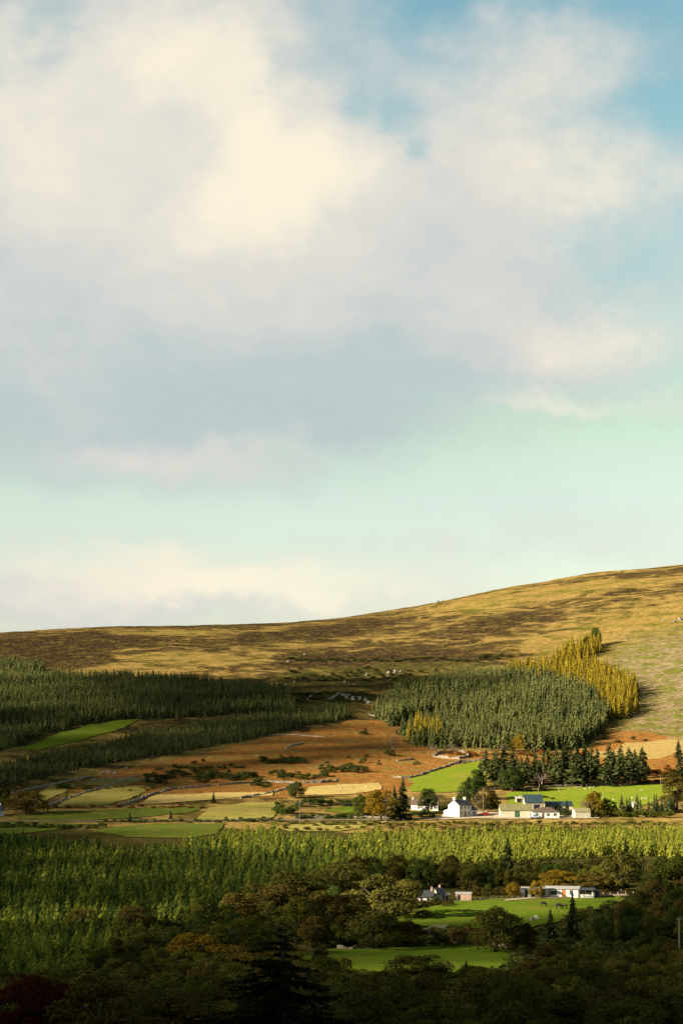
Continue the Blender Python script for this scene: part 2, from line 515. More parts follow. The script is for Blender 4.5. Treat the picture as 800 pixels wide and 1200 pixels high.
def build_ground():
    un = np.linspace(-0.185, 0.185, 420)
    uo = np.linspace(0.195, 0.75, 26)
    us = np.concatenate([-uo[::-1], un, uo])
    ds = np.concatenate([np.arange(2, 400, 3.0), np.arange(400, 2650, 2.4), np.arange(2650, 5150, 50)])
    U, D = np.meshgrid(us, ds)
    X = (U * D).ravel()
    Y = D.ravel()
    Zz = ground(X, Y)
    nu, nd = len(us), len(ds)
    i = np.arange(nd - 1)[:, None] * nu + np.arange(nu - 1)[None]
    fc = np.stack([i, i + 1, i + 1 + nu, i + nu], -1).reshape(-1, 4)
    me = np_mesh('ground', np.stack([X, Y, Zz], 1), [fc], ground_mat(), smooth=True)
    jx = X + 5 * vnoise(X, Y, 14, 21) + 2.0 * vnoise(X, Y, 5, 23)
    jy = Y + 9 * vnoise(X, Y, 16, 22) + 3.0 * vnoise(X, Y, 5, 24)
    n = len(X)
    A = np.zeros((n, 4), np.float32)
    B = np.zeros((n, 4), np.float32)
    A[:, 3] = B[:, 3] = 1
    B[:, 0] = 0.5
    far = jy > 840
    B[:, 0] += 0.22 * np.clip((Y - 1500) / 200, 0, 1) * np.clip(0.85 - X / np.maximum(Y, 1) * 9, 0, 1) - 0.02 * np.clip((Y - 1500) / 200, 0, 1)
    A[:, 0] = inside(Z_BRACKEN, jx, jy)
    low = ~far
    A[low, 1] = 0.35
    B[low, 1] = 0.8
    for q in range(9):
        B[:, 2] += inside(Z_BRASH, jx + 9 * math.cos(q * 2.4) * (q / 4), jy + 40 * math.sin(q * 2.4) * (q / 4)) / 9.0
    st = inside(Z_STRAW_R, jx, jy)
    A[:, 2] = st
    kx = X + 14 * vnoise(X, Y, 40, 31) + 5 * vnoise(X, Y, 12, 33)
    ky = Y + 30 * vnoise(X, Y, 45, 32) + 10 * vnoise(X, Y, 14, 34)
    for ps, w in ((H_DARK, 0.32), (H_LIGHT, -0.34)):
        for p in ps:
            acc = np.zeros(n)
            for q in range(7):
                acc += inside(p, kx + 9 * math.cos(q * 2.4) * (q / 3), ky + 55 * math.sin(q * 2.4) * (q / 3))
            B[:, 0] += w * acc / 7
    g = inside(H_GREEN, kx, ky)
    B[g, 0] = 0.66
    A[g, 1] = np.maximum(A[g, 1], 0.12)
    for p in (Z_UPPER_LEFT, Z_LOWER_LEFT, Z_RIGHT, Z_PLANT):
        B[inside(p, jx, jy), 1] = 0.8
    g2 = (jy > 1240) & (jy < 1640) & (kx < 90) & (kx > -130)
    B[g2, 0] += 0.10
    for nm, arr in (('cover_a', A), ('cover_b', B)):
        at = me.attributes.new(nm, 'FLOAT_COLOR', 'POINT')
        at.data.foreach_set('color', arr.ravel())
    o = link('ground', me)
    tag(o, 'open moorland hillside and valley floor of grass, heather and bracken', kind='structure')


build_ground()


def drape(name, pts, mat, lift=0.25, step=4.0, wob=1.1, label=None, tint=None):
    """a sheet that follows the ground inside an outline given as photo points"""
    pl = poly(pts)
    out = []
    n = len(pl)
    for i in range(n):
        a, b = pl[i], pl[(i + 1) % n]
        k = max(2, int(np.linalg.norm(b - a) / step))
        for q in range(k):
            p = a + (b - a) * q / k
            w = wob
            out.append(p + w * np.array([vnoise(p[0], p[1], 7, 41), 1.6 * vnoise(p[0], p[1], 7, 42)]) + 1.5 * w * np.array([vnoise(p[0], p[1], 19, 43), 1.6 * vnoise(p[0], p[1], 19, 44)]))
    out = np.array(out)
    lo, hi = out.min(0), out.max(0)
    gx, gy = np.meshgrid(np.arange(lo[0], hi[0], step), np.arange(lo[1], hi[1], step))
    gx, gy = gx.ravel() + 0.13, gy.ravel() + 0.17
    ok = inside(out, gx, gy)
    allp = [Vector(p) for p in out] + [Vector((a, b)) for a, b in zip(gx[ok], gy[ok])]
    r = delaunay_2d_cdt(allp, [], [list(range(len(out)))], 2, 1e-4)
    v2 = np.array([tuple(p) for p in r[0]])
    z = ground(v2[:, 0], v2[:, 1]) + lift
    me = bpy.data.meshes.new(name)
    me.from_pydata(np.column_stack([v2, z]).tolist(), [], r[2])
    me.polygons.foreach_set('use_smooth', [True] * len(me.polygons))
    # every face looks up
    import bmesh
    bm = bmesh.new()
    bm.from_mesh(me)
    for f in bm.faces:
        f.normal_update()
        if f.normal.z < 0:
            f.normal_flip()
    bm.to_mesh(me)
    bm.free()
    me.materials.append(mat)
    o = link(name, me)
    return tag(o, label, kind='structure')


def turf(name, c1, c2, c3, sc=0.06):
    m, t = new_mat(name)
    pos = t.n('ShaderNodeNewGeometry').outputs['Position']
    a = t.noise(pos, sc, 5, 0.6)
    b = t.noise(pos, 0.8, 4, 0.7)
    c = t.mix(t.ss(b, 0.3, 0.7), c1, c2)
    c = t.mix(t.ss(a, 0.48, 0.68), c, c3)
    e = t.noise(pos, 0.25, 5, 0.7, 0.5)
    c = t.mix(t.m('MULTIPLY', t.ss(e, 0.50, 0.68), 0.55), c, (c1[0] * 0.62, c1[1] * 0.55, c1[2]))
    c = t.mix(t.m('MULTIPLY', t.ss(t.noise(pos, 0.11, 6, 0.7), 0.56, 0.70), 0.6), c, (c3[0] * 1.35, c3[1] * 1.15, c3[2] * 1.5))
    bp = t.n('ShaderNodeBump', {'Strength': 0.5, 'Distance': 0.25, 'Height': b})
    d = t.n('ShaderNodeBsdfDiffuse', {'Color': c, 'Roughness': 1.0, 'Normal': bp.outputs[0]})
    t.put(t.n('ShaderNodeOutputMaterial').inputs[0], d.outputs[0])
    return m


M_LUSH = turf('lush_grass', (0.115, 0.155, 0.012), (0.15, 0.19, 0.016), (0.175, 0.17, 0.022))
M_PAST = turf('pasture_grass', (0.075, 0.115, 0.010), (0.10, 0.145, 0.012), (0.12, 0.125, 0.018))
M_HAY = turf('hay_grass', (0.30, 0.215, 0.07), (0.40, 0.30, 0.105), (0.25, 0.20, 0.06))
M_OLIVE = turf('olive_grass', (0.19, 0.16, 0.04), (0.27, 0.225, 0.06), (0.15, 0.145, 0.028))
M_DIM = turf('dull_grass', (0.062, 0.080, 0.012), (0.085, 0.105, 0.016), (0.11, 0.105, 0.022), 0.09)
M_GRAVEL = turf('gravel', (0.28, 0.22, 0.15), (0.36, 0.29, 0.20), (0.20, 0.17, 0.10), 0.2)

M_LANE = turf('worn_lane', (0.13, 0.10, 0.06), (0.17, 0.13, 0.08), (0.10, 0.10, 0.03), 0.15)
drape('field', [(22, 879), (60, 864), (110, 848.5), (168, 844.5), (150, 853), (98, 867), (45, 880)], M_PAST, 0.35, label='green clearing between the two dark forest blocks')
drape('field', [(479, 928), (482, 914), (515, 903), (560, 892.5), (573, 893), (570, 905), (556, 928), (520, 930)], M_LUSH, label='bright green field above the white farmhouse')
drape('field', [(600, 948), (590, 931), (650, 924), (735, 921), (792, 920), (792, 932), (745, 946), (690, 950)], M_LUSH, label='green sheep field behind the farm sheds')
drape('field', [(150, 922), (168, 914), (128, 913), (95, 919), (55, 940), (46, 944), (48, 930), (60, 920)], M_OLIVE, label='dull straw field')
drape('field', [(64, 945), (100, 930), (135, 922), (172, 922), (170, 930), (150, 938), (110, 946), (66, 948)], M_OLIVE, label='olive hay field')
drape('field', [(160, 943), (185, 932), (260, 929.5), (320, 929), (318, 933), (270, 936), (200, 942)], M_HAY, label='pale straw strip')
drape('field', [(20, 957), (40, 953), (140, 950), (232, 945), (240, 946), (222, 954), (120, 961), (24, 963)], M_DIM, label='narrow green meadow')
drape('field', [(230, 961), (246, 948), (290, 942), (328, 941), (325, 950), (318, 960), (260, 963)], M_OLIVE, label='olive hay meadow')
drape('field', [(352, 932.5), (362, 923), (400, 920), (446, 919), (449, 926), (420, 931.5)], M_HAY, label='pale cut hay field')
drape('field', [(372, 952), (400, 946), (440, 945), (432, 951), (400, 954)], M_PAST, label='garden lawn')
drape('field', [(100, 974), (160, 968), (262, 966), (255, 977), (225, 983), (150, 982)], M_DIM, label='green meadow below the hedge')
drape('field', [(-40, 979), (-40, 966), (30, 965), (100, 967), (60, 974), (10, 979)], M_DIM, label='green meadow by the left house')
drape('field', [(325, 972), (345, 966), (400, 965), (450, 963), (420, 971), (400, 975), (340, 975)], M_OLIVE, label='rough tan strip')
drape('field', [(458, 1080), (500, 1065), (540, 1057), (600, 1053), (690, 1051), (738, 1050), (725, 1059), (680, 1074), (650, 1083), (600, 1092), (540, 1090), (490, 1088)], M_PAST, label='green pasture in front of the low bungalow')
drape('field', [(380, 1145), (390, 1114), (430, 1113), (480, 1112), (560, 1108), (606, 1116), (600, 1132), (560, 1150), (480, 1150)], M_PAST, label='green field beside the wood')
drape('field', [(262, 1141), (282, 1124), (330, 1120), (374, 1117), (368, 1145)], M_PAST, label='small green paddock')
drape('farm_yard', [(506, 960), (512, 957.5), (525, 954), (560, 951), (590, 953), (660, 956), (700, 957.5), (702, 960), (660, 960.3), (600, 961), (560, 960.3), (520, 962)], M_GRAVEL, 0.3, 3, 0.5, label='pale gravel farmyard')
drape('lane', [(-60, 963.5), (60, 963), (200, 961.5), (330, 961), (512, 960.3), (512, 962.2), (330, 963), (200, 963.2), (60, 964.3), (-60, 965)], M_LANE, 0.3, 3, 0.4, label='lane along the valley')
drape('track', [(494, 1091), (505, 1087), (524, 1086), (526, 1091), (510, 1095), (496, 1096)], M_GRAVEL, 0.35, 2, 0.4, label='pale stony track')
drape('track', [(590, 1056), (630, 1053), (700, 1051), (742, 1049.5), (742, 1051), (700, 1052.5), (630, 1055), (592, 1058)], M_GRAVEL, 0.4, 2, 0.3, label='drive by the bungalow')

# ------------------------------------------------------------------ unseen puffs, added and laid out to shade the valley
LP = [-150, 0, 100, 200, 300, 400, 500, 600, 700, 800, 950]  # hand-set share of sun passed at each place; lays out the puffs
LR = {
    650: [.6, .6, .6, .6, .7, .8, .9, 1, 1, 1, 1], 735: [.35, .4, .6, .7, .7, .7, .8, .95, 1, 1, 1],
    755: [.4, .4, .6, .95, 1, .8, .6, .8, .9, 1, 1], 775: [.5, .5, .4, .6, .55, .3, .18, .5, 1, 1, 1],
    790: [.9, .9, .55, .15, .08, .03, .2, .8, 1, 1, 1], 815: [.7, .65, .3, .05, .0, .0, .5, 1, 1, 1, 1],
    840: [.1, .1, .05, 0, .05, .15, .8, 1, 1, 1, 1], 865: [.1, .1, .1, .08, .2, .4, .95, 1, 1, 1, 1],
    890: [.1, .1, .12, .2, .4, .8, 1, 1, 1, 1, 1], 910: [.15, .2, .25, .35, .6, .95, 1, 1, 1, 1, 1],
    930: [.2, .25, .35, .6, .9, 1, 1, 1, 1, 1, 1], 950: [.2, .25, .4, .7, .95, 1, 1, 1, 1, 1, 1],
    968: [.05, .1, .2, .45, .9, 1, 1, 1, 1, 1, 1], 990: [.05, .1, .2, .5, .9, 1, 1, 1, 1, 1, 1],
    1010: [.05, .15, .3, .5, .7, .75, .7, .8, .85, .85, .8], 1030: [.15, .28, .4, .5, .58, .62, .8, .95, .95, .7, .5],
    1042: [.3, .4, .42, .42, .5, .72, .95, 1, 1, .65, .35],
    1054: [.28, .32, .36, .44, .55, .75, .95, 1, 1, .55, .25], 1070: [.0, .1, .22, .42, .58, .7, .85, 1, .9, .25, 0],
    1090: [0, .03, .18, .42, .56, .66, .66, .55, .15, 0, 0], 1112: [0, 0, .06, .3, .5, .85, .9, .6, .03, 0, 0], 1126: [0, 0, .02, .2, .4, .8, .85, .5, .02, 0, 0], 1136: [0, 0, 0, .08, .22, .42, .4, .15, 0, 0, 0],
    1150: [0] * 11, 1300: [0] * 11,
}
_LT = np.array([LR[k] for k in sorted(LR)])
_LK = np.array(sorted(LR), float)


def openness(px, row):
    px = np.clip(px, LP[0], LP[-1])
    row = np.clip(row, _LK[0], _LK[-1])
    vals = np.array([np.interp(px, LP, r) for r in _LT])
    i = np.clip(np.searchsorted(_LK, row) - 1, 0, len(_LK) - 2)
    f = (row - _LK[i]) / (_LK[i + 1] - _LK[i])
    j = np.arange(len(px))
    return vals[i, j] * (1 - f) + vals[i + 1, j] * f


def ico(sub):
    import bmesh
    bm = bmesh.new()
    bmesh.ops.create_icosphere(bm, subdivisions=sub, radius=1.0)
    v = np.array([tuple(a.co) for a in bm.verts])
    f = np.array([[a.index for a in q.verts] for q in bm.faces])
    bm.free()
    return v, f


def build_shade_clouds():
    H = 1150.0
    st, sx = 34.0, 15.0
    s = np.array(S)
    h = np.array([s[0], s[1]])
    h /= np.linalg.norm(h)
    w = np.array([-h[1], h[0]])
    # puffs added out of view; the openness table sets which gaps pass sun
    aa, bb = np.meshgrid(np.arange(-2600, 1400, st), np.arange(-1400, 2600, sx))
    aa = aa.ravel() + RNG.uniform(-.5, .5, aa.size) * st
    bb = bb.ravel() + RNG.uniform(-.5, .5, bb.size) * sx
    gx = aa * h[0] + bb * w[0]
    gy = aa * h[1] + bb * w[1]
    keep = (gy > 60) & (gy < 2620) & (np.abs(gx) < 70 + 0.185 * gy)
    gx, gy = gx[keep], gy[keep]
    gz = ground(gx, gy)
    for _ in range(1):
        px, row = project(gx, gy, gz + 2)
    op = openness(px, row)
    op = op + 0.22 * vnoise(gx, gy, 70, 61) * (op > 0.03) * (op < 0.97) * 1.3
    k = RNG.random(len(gx)) > op
    gx, gy, gz = gx[k], gy[k], gz[k]
    n = len(gx)
    T = (CAMZ + H - gz) / s[2] + RNG.normal(0, 40, n) / s[2]
    C = np.stack([gx + s[0] * T, gy + s[1] * T, gz + s[2] * T], 1)
    r = RNG.uniform(9.5, 13.5, n)
    iv, fi = ico(1)
    m, t = new_mat('shade_cloud_white')
    d = t.n('ShaderNodeBsdfDiffuse', {'Color': (0.9, 0.9, 0.9, 1)})
    t.put(t.n('ShaderNodeOutputMaterial').inputs[0], d.outputs[0])
    cell = np.clip(((gy - 60) / 430).astype(int), 0, 5)
    for c in np.unique(cell):
        q = np.nonzero(cell == c)[0]
        V = (iv[None] * r[q, None, None] * RNG.uniform(0.85, 1.15, (len(q), 1, 3)) + C[q, None]).reshape(-1, 3)
        Fc = (fi[None] + (np.arange(len(q)) * len(iv))[:, None, None]).reshape(-1, 3)
        o = link('shade_cloud', np_mesh('shade_cloud', V, [Fc], m, smooth=True))
        tag(o, 'unseen raft of puffs added to shade the valley', kind='stuff')
    return n


print('cloud puffs', build_shade_clouds())

# ------------------------------------------------------------------ trees: shapes
def conifer_arr(h, r, whorls, per, rng, droop=0.28, gap=0.10, ragged=0.25, bladew=0.24, tint=(0.3, 0.7), trunk=True, power=0.85, rollw=1.0):
    tt = np.linspace(gap, 0.97, whorls)
    V, T = [], []
    t = np.repeat(tt, per) + rng.normal(0, 0.4 / whorls, whorls * per)
    t = np.clip(t, gap * .8, 0.985)
    n = len(t)
    a = rng.uniform(0, 2 * PI, n)
    ln = r * ((1 - t) ** power) * rng.uniform(1 - ragged, 1 + ragged, n) + 0.02 * r
    zc = h * t
    d = np.stack([np.cos(a), np.sin(a), np.zeros(n)], 1)
    p = np.stack([-np.sin(a), np.cos(a), np.zeros(n)], 1)
    roll = rng.uniform(-rollw, rollw, n)
    pr = p * np.cos(roll)[:, None] + np.array([0, 0, 1.0]) * np.sin(roll)[:, None]
    up = np.array([0, 0, 1.0])
    root = up * (zc + 0.03 * h)[:, None]
    mid = d * (0.5 * ln)[:, None] + up * (zc - 0.10 * ln)[:, None]
    wd = (bladew * ln + 0.02 * r)[:, None]
    tip = d * ln[:, None] + up * (zc - droop * ln)[:, None]
    q = np.stack([root, mid - pr * wd, tip, mid + pr * wd], 1).reshape(-1, 3)
    b = (np.arange(n) * 4)[:, None]
    f = np.concatenate([b + np.array([[0, 1, 2]]), b + np.array([[0, 2, 3]])])
    ti = np.repeat(rng.uniform(tint[0], tint[1], n), 4)
    # leader
    L = np.array([[0.012 * h, 0, .93 * h], [-0.006 * h, 0.01 * h, .93 * h], [-0.006 * h, -0.01 * h, .93 * h], [0, 0, h]])
    lf = np.array([[0, 1, 3], [1, 2, 3], [2, 0, 3]]) + len(q)
    q = np.concatenate([q, L])
    ti = np.concatenate([ti, np.full(4, tint[1])])
    f = np.concatenate([f, lf])
    return q, f, ti


def leaf_quads(P0, N, size, rng, aspect=0.62):
    n = len(P0)
    r = rng.normal(0, 1, (n, 3))
    a = np.cross(N, r)
    a /= np.linalg.norm(a, axis=1)[:, None] + 1e-9
    b = np.cross(N, a)
    s = (size * rng.uniform(0.6, 1.3, n))[:, None]
    q = np.stack([P0 - a * s, P0 - b * s * aspect, P0 + a * s, P0 + b * s * aspect], 1).reshape(-1, 3)
    f = (np.arange(n) * 4)[:, None] + np.array([[0, 1, 2, 3]])
    return q, f


def crown_arr(rng, lobes=26, leaves=130, leaf=0.028, lobe_r=(0.10, 0.17), low=0.05, irregular=0.25, top=1.0):
    """unit tree crown, 1 wide and 1 high: leaf clumps over an uneven dome that comes down to LOW"""
    Q, T = [], []
    g = rng.normal(0, 1, (lobes, 3))
    g /= np.linalg.norm(g, axis=1)[:, None]
    g[:, 2] = np.abs(g[:, 2]) ** 0.8
    rad = rng.uniform(0.86, 1.02, lobes)
    rad[:lobes // 5] *= 0.55
    lr_ = rng.uniform(*lobe_r, lobes)
    R = 0.5 - lr_ * 0.8
    bulge = 1 + irregular * 0.6 * np.sin(np.arctan2(g[:, 1], g[:, 0]) * 2 + rng.uniform(0, 6))
    C = np.stack([g[:, 0] * R * rad * bulge, g[:, 1] * R * rad * bulge, low + lr_ * 0.55 + g[:, 2] * rad * (top - low - lr_ * 1.45)], 1)
    C += rng.normal(0, irregular * 0.10, C.shape)
    for c, lr in zip(C, lr_):
        m = rng.normal(0, 1, (leaves, 3))
        m /= np.linalg.norm(m, axis=1)[:, None]
        m[:, 2] = np.where(m[:, 2] < -0.45, -m[:, 2], m[:, 2])
        rr = lr * rng.uniform(0.70, 1.12, leaves)[:, None]
        p = c + m * rr * np.array([1, 1, 0.85])
        nn = m + rng.normal(0, 0.42, m.shape)
        nn /= np.linalg.norm(nn, axis=1)[:, None]
        Q.append(np.concatenate([p, nn], 1))
        T.append(np.clip(rng.uniform(0.2, 0.8) + rng.normal(0, 0.14, leaves), 0, 1))
    A = np.concatenate(Q)
    q, f = leaf_quads(A[:, :3], A[:, 3:], leaf, rng)
    q[:, 2] = np.maximum(q[:, 2], 0.01)
    return q, f, np.repeat(np.concatenate(T), 4)


def trunk_mb(rng, low=0.34, r=0.035, limbs=5):
    m = MB()
    pts = [(0, 0, -0.04), (0.004, 0, 0.12), (0.01, 0.006, low), (0.015, 0.0, 0.62)]
    m.tube(pts, [r * 1.5, r, r * .8, r * .35], 7)
    for k in range(limbs):
        a = 2 * PI * k / limbs + rng.uniform(-.4, .4)
        z0 = low * rng.uniform(0.65, 1.1)
        e = rng.uniform(0.24, 0.36)
        m.tube([(0.005, 0, z0), (math.cos(a) * e * .5, math.sin(a) * e * .5, z0 + .16), (math.cos(a) * e, math.sin(a) * e, z0 + .36)], [r * .5, r * .33, r * .12], 5)
    return m


M_BARK = plain('bark', (0.075, 0.058, 0.042), (0.04, 0.032, 0.025), 0.95, 3, bump=0.4)
M_BARK_PALE = plain('pale_bark', (0.30, 0.25, 0.20), (0.18, 0.15, 0.12), 0.95, 3)
M_YOUNG = leafy('young_needles', (0.050, 0.092, 0.020), (0.37, 0.37, 0.050), 0.9, 0.35)
M_SPRUCE = leafy('spruce_needles', (0.032, 0.050, 0.017), (0.185, 0.19, 0.062), 0.7, 0.15)
M_LARCH = leafy('larch_needles', (0.17, 0.128, 0.018), (0.48, 0.36, 0.036), 0.7, 0.25)
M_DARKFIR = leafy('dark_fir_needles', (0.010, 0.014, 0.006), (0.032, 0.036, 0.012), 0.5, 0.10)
M_PINE = leafy('pine_needles', (0.022, 0.032, 0.012), (0.11, 0.115, 0.036), 0.7, 0.15)
M_FIRG = leafy('green_fir_needles', (0.020, 0.030, 0.012), (0.075, 0.085, 0.026), 0.7, 0.15)
M_OAK = leafy('oak_leaves', (0.052, 0.054, 0.012), (0.165, 0.145, 0.028), 0.7, 0.22)
M_OLIVE_LEAF = leafy('olive_leaves', (0.055, 0.065, 0.010), (0.14, 0.135, 0.020), 0.6, 0.25)
M_BROWN_LEAF = leafy('brown_leaves', (0.050, 0.040, 0.010), (0.13, 0.092, 0.020), 0.6, 0.22)
M_GOLD_LEAF = leafy('golden_leaves', (0.17, 0.11, 0.012), (0.32, 0.21, 0.02), 0.6, 0.28)
M_GREEN_LEAF = leafy('green_leaves', (0.032, 0.052, 0.012), (0.085, 0.115, 0.022), 0.6, 0.22)
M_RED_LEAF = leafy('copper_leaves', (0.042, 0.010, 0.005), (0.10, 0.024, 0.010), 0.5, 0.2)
M_GORSE = leafy('gorse_leaves', (0.030, 0.042, 0.012), (0.085, 0.095, 0.022), 0.6, 0.15)
M_RUST = leafy('bracken_fronds', (0.14, 0.05, 0.012), (0.30, 0.12, 0.025), 0.6, 0.2)
M_TWIG = leafy('bare_twigs', (0.12, 0.085, 0.055), (0.22, 0.16, 0.11), 0.5, 0.1)

rg = np.random.default_rng(11)
YOUNG = [conifer_arr(1.0, 0.29 + 0.04 * (k % 3), 8, 7, rg, droop=0.55, ragged=0.28, bladew=0.26, tint=(0.25, 0.75), rollw=0.5) for k in range(5)]
SPRUCE = [conifer_arr(1.0, 0.23 + 0.03 * (k % 3), 12, 8, rg, droop=0.70, ragged=0.20, bladew=0.26, tint=(0.25, 0.75), gap=0.05, rollw=0.45) for k in range(5)]
LARCH = [conifer_arr(1.0, 0.20 + 0.025 * (k % 3), 17, 9, rg, droop=0.5, ragged=0.25, bladew=0.20, tint=(0.2, 0.8), gap=0.14, rollw=0.6) for k in range(4)]
FIR = [conifer_arr(1.0, 0.21 + 0.02 * (k % 3), 24, 10, rg, droop=0.45, ragged=0.42, bladew=0.17, tint=(0.0, 0.8), gap=0.10, power=0.75) for k in range(4)]
PINE = [conifer_arr(1.0, 0.30 + 0.03 * (k % 3), 19, 9, rg, droop=0.20, ragged=0.55, bladew=0.20, tint=(0.0, 0.9), gap=0.16, power=0.60) for k in range(4)]


def meshes(arrs, name, mat):
    return [np_mesh(name, q, [f], mat, ti) for q, f, ti in arrs]


ME_YOUNG = meshes(YOUNG, 'young_conifer', M_YOUNG)
ME_SPRUCE = meshes(SPRUCE, 'spruce', M_SPRUCE)
ME_LARCH = meshes(LARCH, 'larch', M_LARCH)
ME_FIR = meshes(FIR, 'crown', M_FIRG)
ME_PINE = meshes(PINE, 'crown', M_PINE)
ME_STEM = [MB().tube([(0, 0, -0.03), (0, 0, 0.4), (0, 0, 0.9)], [0.022, 0.014, 0.003], 6).mesh('trunk', M_BARK)]
CROWN = [np_mesh('crown', *(lambda c: (c[0], [c[1]]))(a), M_OAK, a[2]) for a in
         [crown_arr(rg, 46, 110, 0.024), crown_arr(rg, 40, 120, 0.025, irregular=0.45), crown_arr(rg, 52, 100, 0.024, lobe_r=(.08, .15), irregular=0.35), crown_arr(rg, 34, 140, 0.026, lobe_r=(.12, .19)),
          crown_arr(rg, 44, 110, 0.025, low=0.10, irregular=0.55)]]
CROWN_THIN = [np_mesh('crown', q, [f], M_TWIG, ti) for q, f, ti in [crown_arr(rg, 26, 36, 0.024, low=0.2, irregular=.5), crown_arr(rg, 30, 34, 0.022, low=0.2, irregular=.5)]]
TRUNK = [trunk_mb(rg).mesh('trunk', M_BARK, True) for _ in range(3)]
TRUNK_PALE = [trunk_mb(rg, r=0.028, limbs=7).mesh('trunk', M_BARK_PALE, True) for _ in range(2)]
BUSH = [np_mesh('bush', q, [f], M_GORSE, ti) for q, f, ti in [crown_arr(rg, 16, 70, 0.045, lobe_r=(.16, .26), low=0), crown_arr(rg, 16, 70, 0.045, lobe_r=(.15, .25), low=0, irregular=.6),
                                                            crown_arr(rg, 13, 80, 0.05, lobe_r=(.18, .28), low=0, irregular=.4)]]


def setmat(o, mat):
    o.material_slots[0].link = 'OBJECT'
    o.material_slots[0].material = mat


def place(root, x, y, w, h, sink=0.0):
    root.location = (x, y, float(ground(x, y)) - sink)
    root.scale = (w, w, h)
    root.rotation_euler = (0, 0, random.uniform(0, 2 * PI))


def tree(name, label, group, x, y, w, h, mat, pale=False, thin=False, cat='tree', kid=None):
    r = empty(name, (0, 0, 0))
    tag(r, label, cat, group)
    place(r, x, y, w, h)
    link('trunk', random.choice(TRUNK_PALE if pale else TRUNK), r)
    c = link('crown', random.choice(CROWN_THIN if thin else CROWN) if kid is None else CROWN[kid], r)
    setmat(c, mat)
    return r


def fir(name, label, group, x, y, h, mat=None, wide=1.0, pool=None):
    r = empty(name, (0, 0, 0))
    tag(r, label, 'conifer', group)
    place(r, x, y, h * wide, h)
    link('trunk', ME_STEM[0], r)
    c = link('crown', random.choice(pool or ME_FIR), r)
    if mat:
        setmat(c, mat)
    return r


def bush(name, label, group, x, y, w, h, mat=None, cat='bush'):
    o = link(name, random.choice(BUSH))
    tag(o, label, cat, group)
    place(o, x, y, w, h, 0.1)
    if mat:
        setmat(o, mat)
    return o


def size_at(base, px):
    p = P(px, base)
    return p, p.y / F


# ------------------------------------------------------------------ plantations
def scatter(zone, spacing, rng, jit=0.45):
    lo, hi = zone.min(0), zone.max(0)
    gx, gy = np.meshgrid(np.arange(lo[0], hi[0], spacing), np.arange(lo[1], hi[1], spacing))
    gx, gy = gx.ravel(), gy.ravel()
    gx = gx + rng.uniform(-jit, jit, len(gx)) * spacing
    gy = gy + rng.uniform(-jit, jit, len(gy)) * spacing
    ok = inside(zone, gx, gy)
    return gx[ok], gy[ok]


def merged(name, arrs, mat, x, y, h, wide, rng, label, shift=None):
    Vs, Fs, Ts = [], [], []
    off = 0
    kind = rng.integers(0, len(arrs), len(x))
    z = ground(x, y)
    for k, (q, f, ti) in enumerate(arrs):
        i = np.nonzero(kind == k)[0]
        if not len(i):
            continue
        a = rng.uniform(0, 2 * PI, len(i))
        ca, sa = np.cos(a)[:, None], np.sin(a)[:, None]
        hh, ww = h[i][:, None], (h[i] * wide[i])[:, None]
        V = np.stack([(q[None, :, 0] * ca - q[None, :, 1] * sa) * ww + x[i][:, None],
                      (q[None, :, 0] * sa + q[None, :, 1] * ca) * ww + y[i][:, None],
                      q[None, :, 2] * hh + z[i][:, None] - 0.15], -1)
        Vs.append(V.reshape(-1, 3))
        Fs.append((f[None] + off + (np.arange(len(i)) * len(q))[:, None, None]).reshape(-1, 3))
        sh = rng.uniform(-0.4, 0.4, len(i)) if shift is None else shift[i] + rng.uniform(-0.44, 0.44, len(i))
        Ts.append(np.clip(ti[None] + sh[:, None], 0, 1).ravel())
        off += len(q) * len(i)
    o = link(name, np_mesh(name, np.concatenate(Vs), [np.concatenate(Fs)], mat, np.concatenate(Ts)))
    tag(o, label, kind='stuff')
    return o


def plantation(stuff_name, stuff_label, name, label, group, arrs, mes, mat, x, y, h, wide, n_single, rng, score, shift=None):
    s = np.argsort(-score)
    one, rest = s[:n_single], s[n_single:]
    for i in one:
        o = link(name, mes[int(rng.integers(0, len(mes)))])
        tag(o, label, 'conifer', group)
        place(o, x[i], y[i], h[i] * wide[i], h[i], 0.15)
    if len(rest):
        merged(stuff_name, arrs, mat, x[rest], y[rest], h[rest], wide[rest], rng, stuff_label, None if shift is None else shift[rest])


def view_score(x, y, h):
    px, row = project(x, y, ground(x, y) + h * .7)
    return np.where((px > 4) & (px < 796) & (row < 1195), h / y, -1.0)


rp = np.random.default_rng(5)
# young plantation on the valley floor
x, y = scatter(Z_PLANT, 2.6, rp)
keep = vnoise(x, y, 19, 71) + 0.5 * vnoise(x, y, 6, 72) > -0.68
x, y = x[keep], y[keep]
ppx, prow = project(x, y, ground(x, y))
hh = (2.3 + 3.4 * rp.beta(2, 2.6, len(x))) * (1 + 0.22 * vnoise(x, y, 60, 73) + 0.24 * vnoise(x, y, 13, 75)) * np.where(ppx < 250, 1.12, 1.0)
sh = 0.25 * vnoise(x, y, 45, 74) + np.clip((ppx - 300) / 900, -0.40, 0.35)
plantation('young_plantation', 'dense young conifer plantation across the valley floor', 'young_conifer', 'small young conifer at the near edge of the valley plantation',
           'young conifers in the valley plantation', YOUNG, ME_YOUNG, M_YOUNG, x, y, hh, rp.uniform(0.95, 1.35, len(x)), 300, rp, view_score(x, y, hh), sh)
